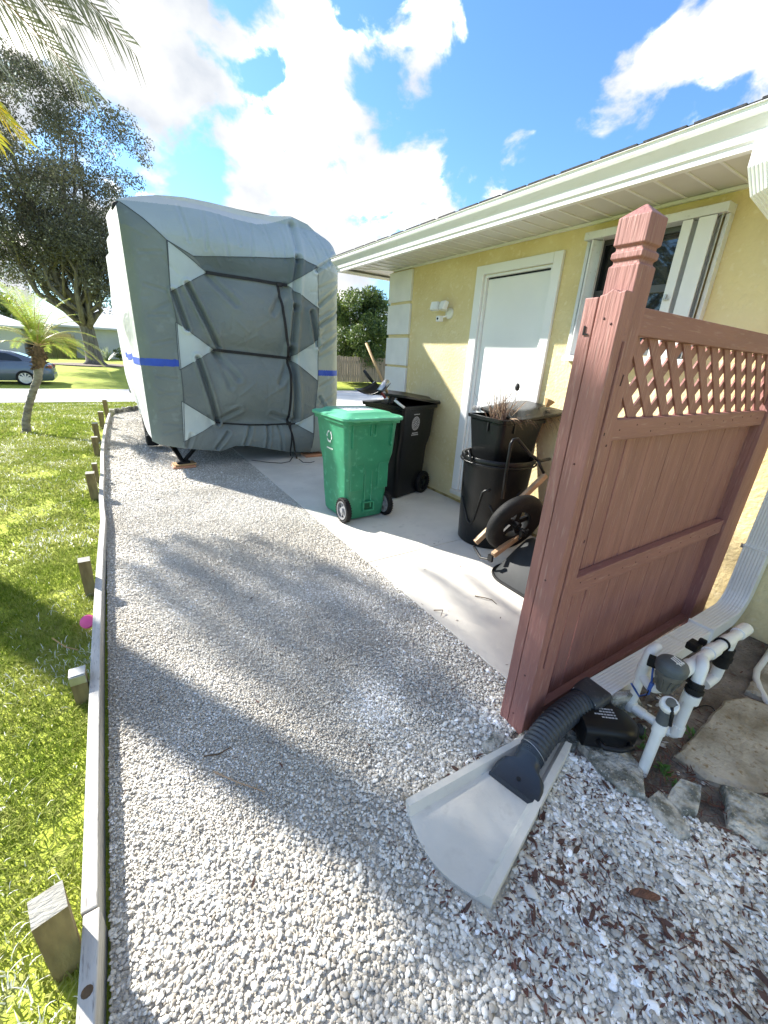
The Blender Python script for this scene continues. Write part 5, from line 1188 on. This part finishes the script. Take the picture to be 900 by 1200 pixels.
P_ = frond(cb, (-.93,9.07,1.38), (.8,-.1,.55), 1.15, 2.2, .012, .24, 34, (.6,1)); rachis(rb, P_, .009)
cb.build('fronds', M['palmleaf'], pp); rb.build('frond_stems', M['palmleaf'] if False else M['wood2'], pp)
# tall palm off the left edge; its fronds and shadow enter the picture
cp = thing('tall_palm', (-2.22,5.45,-.03), 'tall palm with grey green and yellow drooping fronds reaching in at the upper left', 'palm tree')
CR = Vector((-2.15,5.5,4.3))
b = MB(); b.tube([(-2.22,5.45,-.1),(-2.22,5.45,.3),(-2.2,5.46,2),(-2.17,5.48,3.4),(-2.15,5.5,4.2)], [.24,.175,.165,.15,.12], 20); b.build('trunk', M['palmbark'], cp, smooth=True)
cb = MB(); rb = MB(); yb = MB()
for k in range(15):
    a = R(random.choice((80,90,100)) if k < 4 else 235+k*7.5)+random.uniform(-.08,.08); el = R(random.uniform(5,45) if k < 4 else random.uniform(0,60)); d = (math.cos(a)*math.cos(el),math.sin(a)*math.cos(el),math.sin(el))
    P_ = frond(cb, CR, d, random.uniform(1.9,2.5), 1.9, .030, .55, 44, (0,.8)); rachis(rb, P_, .018)
# fronds reaching into the picture
for d, l, dr, lo_, wd in (((1,.30,.52),2.7,1.25,.55,.026),((1,-.02,.38),2.5,.75,.95,.022),((1,.16,.42),2.35,.85,.95,.022),((.95,-.25,.40),2.3,.8,.9,.022),((1,.05,.60),2.9,1.2,.6,.024),((.9,.35,.05),1.5,.9,.7,.024)):
    P_ = frond(cb, CR, d, l, dr, wd, lo_, 56, (0,.7), hang=1.6); rachis(rb, P_, .016)
for d, l, dr in (((1,.32,.02),2.15,.95),((.95,.45,.05),2.05,1.1),((1,.22,-.05),2.0,.8)):
    P_ = frond(yb, CR+Vector((0,0,-.12)), d, l, dr, .034, .36, 40, (0,1)); rachis(rb, P_, .016)
cb.build('fronds', M['palmgrey'], cp); yb.build('yellow_fronds', M['palmyellow'], cp); rb.build('frond_stems', M['wood2'], cp)

# ------------------------------------------------------------------ broadleaf trees
def leafcloud(C, n, rad, leaf, sq=.8, rn=(0,1)):
    """many leaf quads spread in clumps; C = list of (centre, radius)"""
    Vs, Rs = [], []
    for c, r in C:
        m_ = max(8, int(n*r*r)); q = rng.normal(0,1,(m_,3)); q /= np.linalg.norm(q,axis=1)[:,None]; q *= (r*rng.random(m_)**.42)[:,None]; q[:,2] *= sq; q += np.array(c)
        a = rng.normal(0,1,(m_,3)); a /= np.linalg.norm(a,axis=1)[:,None]; b_ = np.cross(a, rng.normal(0,1,(m_,3))); b_ /= np.linalg.norm(b_,axis=1)[:,None]
        l = leaf*rng.uniform(.6,1.3,m_)[:,None]
        Vs.append(np.stack([q-a*l, q-b_*l*.42, q+a*l, q+b_*l*.42],1).reshape(-1,3)); Rs.append(np.repeat(np.clip(rng.beta(2,2,m_)+(rng.random()-.5)*.5,0,1),4))
    V = np.concatenate(Vs); F = np.arange(len(V)).reshape(-1,4); return V, F, np.concatenate(Rs)
bt = thing('large_tree', (-.75,33.5,0), 'huge grey green shade tree across the street with many forking limbs', 'tree')
tk = MB(); base = Vector((-.75,33.5,-.1))
tk.tube([base, base+Vector((0,0,.35)), base+Vector((-.02,0,1.2)), base+Vector((-.1,0,2.6)), base+Vector((-.15,0,3.4))], [.85,.50,.40,.37,.40], 18)
clumps = []
def vase(z): 
    P_ = [(3.6,2.6),(5,3.8),(6,4.2),(8,4.9),(10,5.6),(12,5.0),(13.5,3.6),(14.8,1.6)]
    for (za,ra),(zb,rb_) in zip(P_[:-1],P_[1:]):
        if z <= zb: return ra+(rb_-ra)*max(0,(z-za)/(zb-za))
    return 1
for i in range(17):
    a = 2*math.pi*i/17+random.uniform(-.2,.2); h = random.uniform(6.0,13.5); rr_ = vase(h)*random.uniform(.3,.85)
    e = base+Vector((-1.0+math.cos(a)*rr_, math.sin(a)*rr_, h)); s0 = base+Vector((random.uniform(-.3,.2),random.uniform(-.2,.2),random.uniform(1.8,3.3)))
    m1 = s0.lerp(e,.30)+Vector((math.cos(a)*.5,math.sin(a)*.5,-.3)); m2 = s0.lerp(e,.65)+Vector((random.uniform(-.5,.5),0,.2)); tk.tube([s0,s0.lerp(m1,.5)+Vector((random.uniform(-.15,.15),0,.1)),m1,m1.lerp(m2,.5)+Vector((random.uniform(-.3,.3),0,0)),m2,e], [.21,.17,.14,.11,.08,.025], 8)
    for k in range(6):
        s1 = m1.lerp(m2,k/6); e2 = s1+Vector((random.uniform(-2.2,2.2),random.uniform(-2,2),random.uniform(.6,3.2))); tk.tube([s1, s1.lerp(e2,.5)+Vector((random.uniform(-.2,.2),0,.2)), e2], [.08,.05,.015], 5); clumps.append((tuple(e2), random.uniform(.7,1.2)))
    clumps.append((tuple(e), random.uniform(.9,1.4)))
for i in range(175):
    a = random.uniform(0,2*math.pi); h = random.uniform(4.2,14.8); rr_ = vase(h)*random.random()**.4
    clumps.append(((-1.2+math.cos(a)*rr_, 33.5+math.sin(a)*rr_, h), random.uniform(.45,1.05)))
for i in range(12): clumps.append(((-5.2+random.uniform(-1.5,1), 33+random.uniform(-2,2), random.uniform(6,11)), random.uniform(.8,1.4)))
tk.build('trunk', M['bark'], bt, smooth=True)
V_, F_, R_n = leafcloud(clumps, 520, 0, .075, .8); npmesh('crown', V_, F_, M['oak'], R_n, parent=bt)
b = MB(); n = 24; rg = [(-.75+2.3*math.cos(2*math.pi*i/n), 33.3+1.9*math.sin(2*math.pi*i/n)) for i in range(n)]; b.prism(rg, -.1, .06); tag(b.build('tree_ring', M['mulch'], bevel=.03), 'round mulch ring at the foot of the huge tree', 'mulch ring')
def smalltree(nm, base, h, rad, lab, m, dens, leaf, cat='tree', grp=None, low=.15, nclump=70, trunk=.12, label_extra=None):
    t = thing(nm, base, lab, cat, grp); B = Vector(base); b = MB()
    b.tube([B+Vector((0,0,-.1)), B+Vector((0,0,h*.3)), B+Vector((.05,0,h*.6))], [trunk,trunk*.8,trunk*.4], 10); cl = []
    for i in range(7):
        a = 2*math.pi*i/7; e = B+Vector((math.cos(a)*rad*.6,math.sin(a)*rad*.6,h*random.uniform(.5,.8))); b.tube([B+Vector((0,0,h*.25)), B.lerp(e,.5)+Vector((0,0,h*.05)), e], [trunk*.5,trunk*.3,trunk*.1], 6)
    b.build('trunk', M['bark'], t, smooth=True)
    for i in range(nclump):
        u_ = random.random(); z = h*(low+(1-low)*u_); rr_ = rad*math.sqrt(max(0, 1-((u_-.42)/.62)**2))*random.uniform(.35,.95); a = random.uniform(0,2*math.pi); cl.append(((B.x+math.cos(a)*rr_, B.y+math.sin(a)*rr_, B.z+z*.93), rad*random.uniform(.18,.34)))
    V_, F_, R_n = leafcloud(cl, dens, 0, leaf, .9); npmesh('crown', V_, F_, m, R_n, parent=t); return t
smalltree('round_tree', (13.4,23.6,0), 5.2, 2.35, 'dense round dark green tree behind the picket fence beside the house corner', M['bushleaf'], 1100, .085, low=.1, nclump=130)
smalltree('round_tree', (17.2,26.5,0), 4.8, 1.8, 'yellowish tree partly hidden behind the white corner blocks', M['palmleaf'], 500, .1, low=.1)
for x, y, h, r_, lab in ((-9.5,56,5,4,'dark distant tree line clump behind the far left house'),(-14.5,60,6.5,4.5,'distant tree at the far left beyond the roofs'),(24,50,6,5,'distant tree far behind the picket fence'),):
    smalltree('distant_tree', (x,y,0), h, r_, lab, M['bushleaf'], 70, .32, grp='distant trees beyond the houses', nclump=60)
for x, y, h, r_, lab in ((1.6,43,2.0,.8,'yellow green shrub by the entry of the house across the street'),(2.4,42.5,1.3,.9,'low dark shrub by the entry of the house across the street'),(.9,43.5,1.0,.6,'small shrub at the foot of the white wall across the street')):
    smalltree('entry_shrub', (x,y,0), h, r_, lab, M['palmleaf' if h > 1.5 else 'bushleaf'], 260, .12, cat='shrub', grp='shrubs at the far house', nclump=30, trunk=.05)
# agaves
for x, y, s_, lab in ((-1.2,41.5,1.15,'left spiky pale agave in front of the white wall across the street'),(-.1,41.8,.95,'right spiky pale agave in front of the white wall across the street')):
    t = thing('agave', (x,y,0), lab, 'agave', 'agaves across the street'); b = MB()
    for i in range(26):
        a = random.uniform(0,2*math.pi); el = random.uniform(.3,1.4); d = Vector((math.cos(a)*math.cos(el),math.sin(a)*math.cos(el),math.sin(el))); w = Vector((-math.sin(a),math.cos(a),0))*.07; o = Vector((x,y,.0)); b.add([o-w,o+w,o+d*s_*.6+w*1.1,o+d*s_*1.2,o+d*s_*.6-w*1.1], [(0,1,2,3,4)], random.random())
    b.build('leaves', M['agave'] if 'agave' in M else M.setdefault('agave', leafmat('agave_leaf', [(.16,.22,.15),(.30,.36,.26),(.42,.45,.34)], .2, .5)), t)
# ornamental grass / tan hedge
b = MB()
for i in range(1600):
    x, y = random.uniform(-4.3,-2.2), random.uniform(43.6,44.8); a = random.uniform(0,2*math.pi); h = random.uniform(1.1,2.1); w = .03
    b.add([(x-w,y,0),(x+w,y,0),(x+math.cos(a)*.25,y+math.sin(a)*.25,h)], [(0,1,2)], random.random())
M['drygrass'] = leafmat('dry_ornamental_grass', [(.26,.20,.10),(.42,.34,.20),(.40,.40,.14)], .3, .8)
tag(b.build('ornamental_grass', M['drygrass']), 'clump of tall tan ornamental grass in front of the far house', 'ornamental grass')

# ------------------------------------------------------------------ far houses
def farhouse(nm, x0, x1, y0, y1, h, rh, wm, lab, feats, ov=.6):
    t = thing(nm, ((x0+x1)/2,(y0+y1)/2,0), lab, 'house', 'houses across the street'); b = MB(); b.b2(x0,x1,y0,y1,-.1,h); b.build('wall', wm, t)
    b = MB(); my = (y0+y1)/2; hy = (y1-y0)/2+ov; vs = [(x0-ov,y0-ov,h),(x1+ov,y0-ov,h),(x1+ov,y1+ov,h),(x0-ov,y1+ov,h),(x0-ov+hy,my,h+rh),(x1+ov-hy,my,h+rh)]
    b.add(vs+[(x,y,z-.15) for x,y,z in vs[:4]], [(0,1,5,4),(1,2,5),(2,3,4,5),(3,0,4),(0,6,7,1),(1,7,8,2),(2,8,9,3),(3,9,6,0),(6,9,8,7)]); b.build('roof', M['roofpale'], t)
    for n_, a, c, z0_, z1_, mn in feats:
        b = MB(); b.b2(a,c,y0-.05,y0+.02,z0_,z1_); f_ = b.build(n_, M['winframe' if mn == 'g' else 'white'], t)
        if mn == 'g': b = MB(); b.b2(a+.07,c-.07,y0-.06,y0-.052,z0_+.07,z1_-.07); b.build('pane', M['glass'], f_)
        else: 
            b = MB()
            for k in range(1,4): b.b2(a+.03,c-.03,y0-.054,y0-.05,z0_+(z1_-z0_)*k/4-.015,z0_+(z1_-z0_)*k/4+.015)
            b.build('door_groove', M['soffit'], f_)
    return t
farhouse('neighbor_house', -4.6,12,46,56,2.55,2.0,M['housewhite'],'long white house with pale roof across the street behind the huge tree',[('window',2.3,3.3,1.0,2.1,'g'),('front_door',1.3,2.0,.0,2.1,'g'),('window',5.5,7.2,.9,2.1,'g'),('garage_door',8.2,11.2,0,2.2,'w')])
farhouse('neighbor_house', -16,-5.4,44,53,2.2,1.9,M['housewhite'],'low house with pale blue grey roof at the far left edge',[('window',-9.5,-7.9,.9,1.9,'g'),('window',-13,-11.6,.9,1.9,'g')])
b = MB(); b.b2(-4.62,-2.3,45.2,45.35,0,1.9); tag(b.build('privacy_wall', M['housetan']), 'tan privacy wall in front of the white house', 'wall')

# picket fence on the right
pf = thing('picket_fence', (15,21.6,0), 'weathered wooden picket fence below the round dark green tree', 'fence')
b = MB(); x = 9.5
while x < 26:
    b.b2(x,x+.13,21.5+random.uniform(-.01,.01),21.525,.05,1.42+random.uniform(-.03,.03)); x += .145+random.uniform(0,.01)
b.build('pickets', M['picket'], pf)
b = MB(); b.b2(9.5,26,21.53,21.57,.35,.45); b.b2(9.5,26,21.53,21.57,1.1,1.2); b.build('rail', M['picket'], pf)

# ------------------------------------------------------------------ sedan parked across the street
car = thing('parked_sedan', (-4.2,21.7,-.3), 'blue grey sedan parked across the street, its rear facing right', 'car')
cs = .90; cm = Matrix.Translation((-1.95,22.3,-.30)) @ Matrix.Diagonal((cs,cs,cs*.97,1))     # local x: 0 = rear bumper, -4.7 = nose
secs = [(-.0,.30,.72,.80),(.0-.06,.22,.90,.86),(-.35,.20,1.02,.90),(-.9,.20,1.06,.91),(-1.6,.20,1.02,.92),(-2.8,.20,1.0,.92),(-3.5,.20,.98,.92),(-4.2,.22,.88,.88),(-4.6,.26,.70,.78),(-4.7,.32,.55,.70)]
b = MB(); rings = []
for x, z0_, z1_, w in secs: rings.append([Vector((x,sy*w*k,z)) for sy, k, z in ((-1,.88,z0_),(-1,1,z0_+.18),(-1,1.0,z0_+(z1_-z0_)*.65),(-1,.93,z1_-.03),(-1,.80,z1_),(1,.80,z1_),(1,.93,z1_-.03),(1,1.0,z0_+(z1_-z0_)*.65),(1,1,z0_+.18),(1,.88,z0_))])
b.loft(rings); b.build('body', M['carpaint'], car, smooth=True, xf=cm, ang=45)
b = MB(); rings = []
for x, zb, zt_, w, wt in ((-.30,.98,1.02,.80,.76),(-.75,1.0,1.20,.82,.72),(-1.35,1.0,1.40,.83,.66),(-2.0,1.0,1.46,.83,.65),(-2.7,.98,1.42,.83,.66),(-3.2,.97,1.22,.82,.70),(-3.65,.95,.98,.80,.78)): rings.append([Vector((x,-w,zb)),Vector((x,-wt,zt_-.04)),Vector((x,-wt*.85,zt_)),Vector((x,wt*.85,zt_)),Vector((x,wt,zt_-.04)),Vector((x,w,zb))])
b.loft(rings); b.build('cabin', M['carpaint'], car, smooth=True, xf=cm, ang=50)
b = MB()
for pts_ in ([(-.95,1.04),(-1.05,1.17),(-1.45,1.34),(-1.95,1.38),(-1.95,1.04)],[(-2.03,1.04),(-2.03,1.385),(-2.6,1.36),(-3.15,1.14),(-3.25,1.04)]):
    for sgn in (-1,1):
        V1 = []
        for x, z in pts_:
            w = .83-(z-1.0)/.42*.17+.006; V1.append((x, sgn*w, z))
        b.add(V1, [tuple(range(len(V1)))])
b.add([(-.38,-.66,1.06),(-.38,.66,1.06),(-1.2,.58,1.375),(-1.2,-.58,1.375)], [(0,1,2,3)])
b.build('side_window', M['carglass'], car, xf=cm)
for x in (-.98,-3.75):
    for sgn in (-1,1):
        c = Vector((x,sgn*.84,.325)); b = MB(); b.lathe([(.22,-.1),(.31,-.1),(.325,-.06),(.325,.06),(.31,.1),(.22,.1)], c, axis=(0,1,0), n=30, tor=True); w_ = b.build('wheel', M['blackmatte'], car, smooth=True, xf=cm, ang=40)
        b = MB(); b.lathe([(.05,-.105),(.06,-.108),(.06,.108),(.05,.105)], c, axis=(0,1,0), n=16); b.lathe([(.205,-.1),(.225,-.104),(.225,.104),(.205,.1)], c, axis=(0,1,0), n=30, tor=True); b.lathe([(.20,-.06),(.20,.06)], c, axis=(0,1,0), n=30)
        for i in range(9):
            a = 2*math.pi*i/9; d = Vector((math.cos(a),0,math.sin(a))); b.beam(c+d*.04, c+d*.215, .045, .207, (0,1,0))
        b.build('rim', M['rim'], w_, xf=cm)
for sgn in (-1,1):
    b = MB(); b.box((-.06,sgn*.70,.82),(.14,.34,.13)); b.build('tail_light', M['tail'], car, xf=cm, bevel=.02)
b = MB(); b.box((-.005,0,.42),(.06,1.6,.2)); b.build('rear_bumper', M['carpaint'], car, xf=cm, bevel=.03)
b = MB(); b.beam((-.15,-.93*.9,.60),(-4.5,-.93*.9,.60),.02,.03); b.build('side_moulding', M['rim'], car, xf=cm)

# ------------------------------------------------------------------ yard tree outside the left edge (reflected in the window, casts no shade on the path)
smalltree('yard_tree', (-9.5,9,-.03), 9.5, 3.4, 'leafy yard tree outside the left edge of the view', M['oak'], 120, .12, nclump=60, low=.3, trunk=.2)
# sticks on the gravel and slab
for P_, lab in (([(.10,1.20,.016),(.16,1.12,.018),(.24,1.03,.016)],'thin pale curved twig on the near gravel'),([(.08,1.28,.02),(.13,1.26,.022),(.18,1.27,.018)],'short dark twig beside the pale curved twig'),([(1.86,1.62,.014),(1.90,1.56,.02),(1.93,1.53,.014),(1.92,1.48,.014)],'curled dark twig on the concrete slab'),([(1.50,1.62,.016),(1.54,1.58,.03),(1.50,1.55,.016)],'dark curled leaf stem at the slab edge')):
    b = MB(); b.tube(P_, [.0035,.003,.002] if len(P_) == 3 else [.0035,.003,.003,.002], 6); tag(b.build('twig', M['wood' if 'pale' in lab and 'beside' not in lab else 'boot'], smooth=True), lab, 'twig')
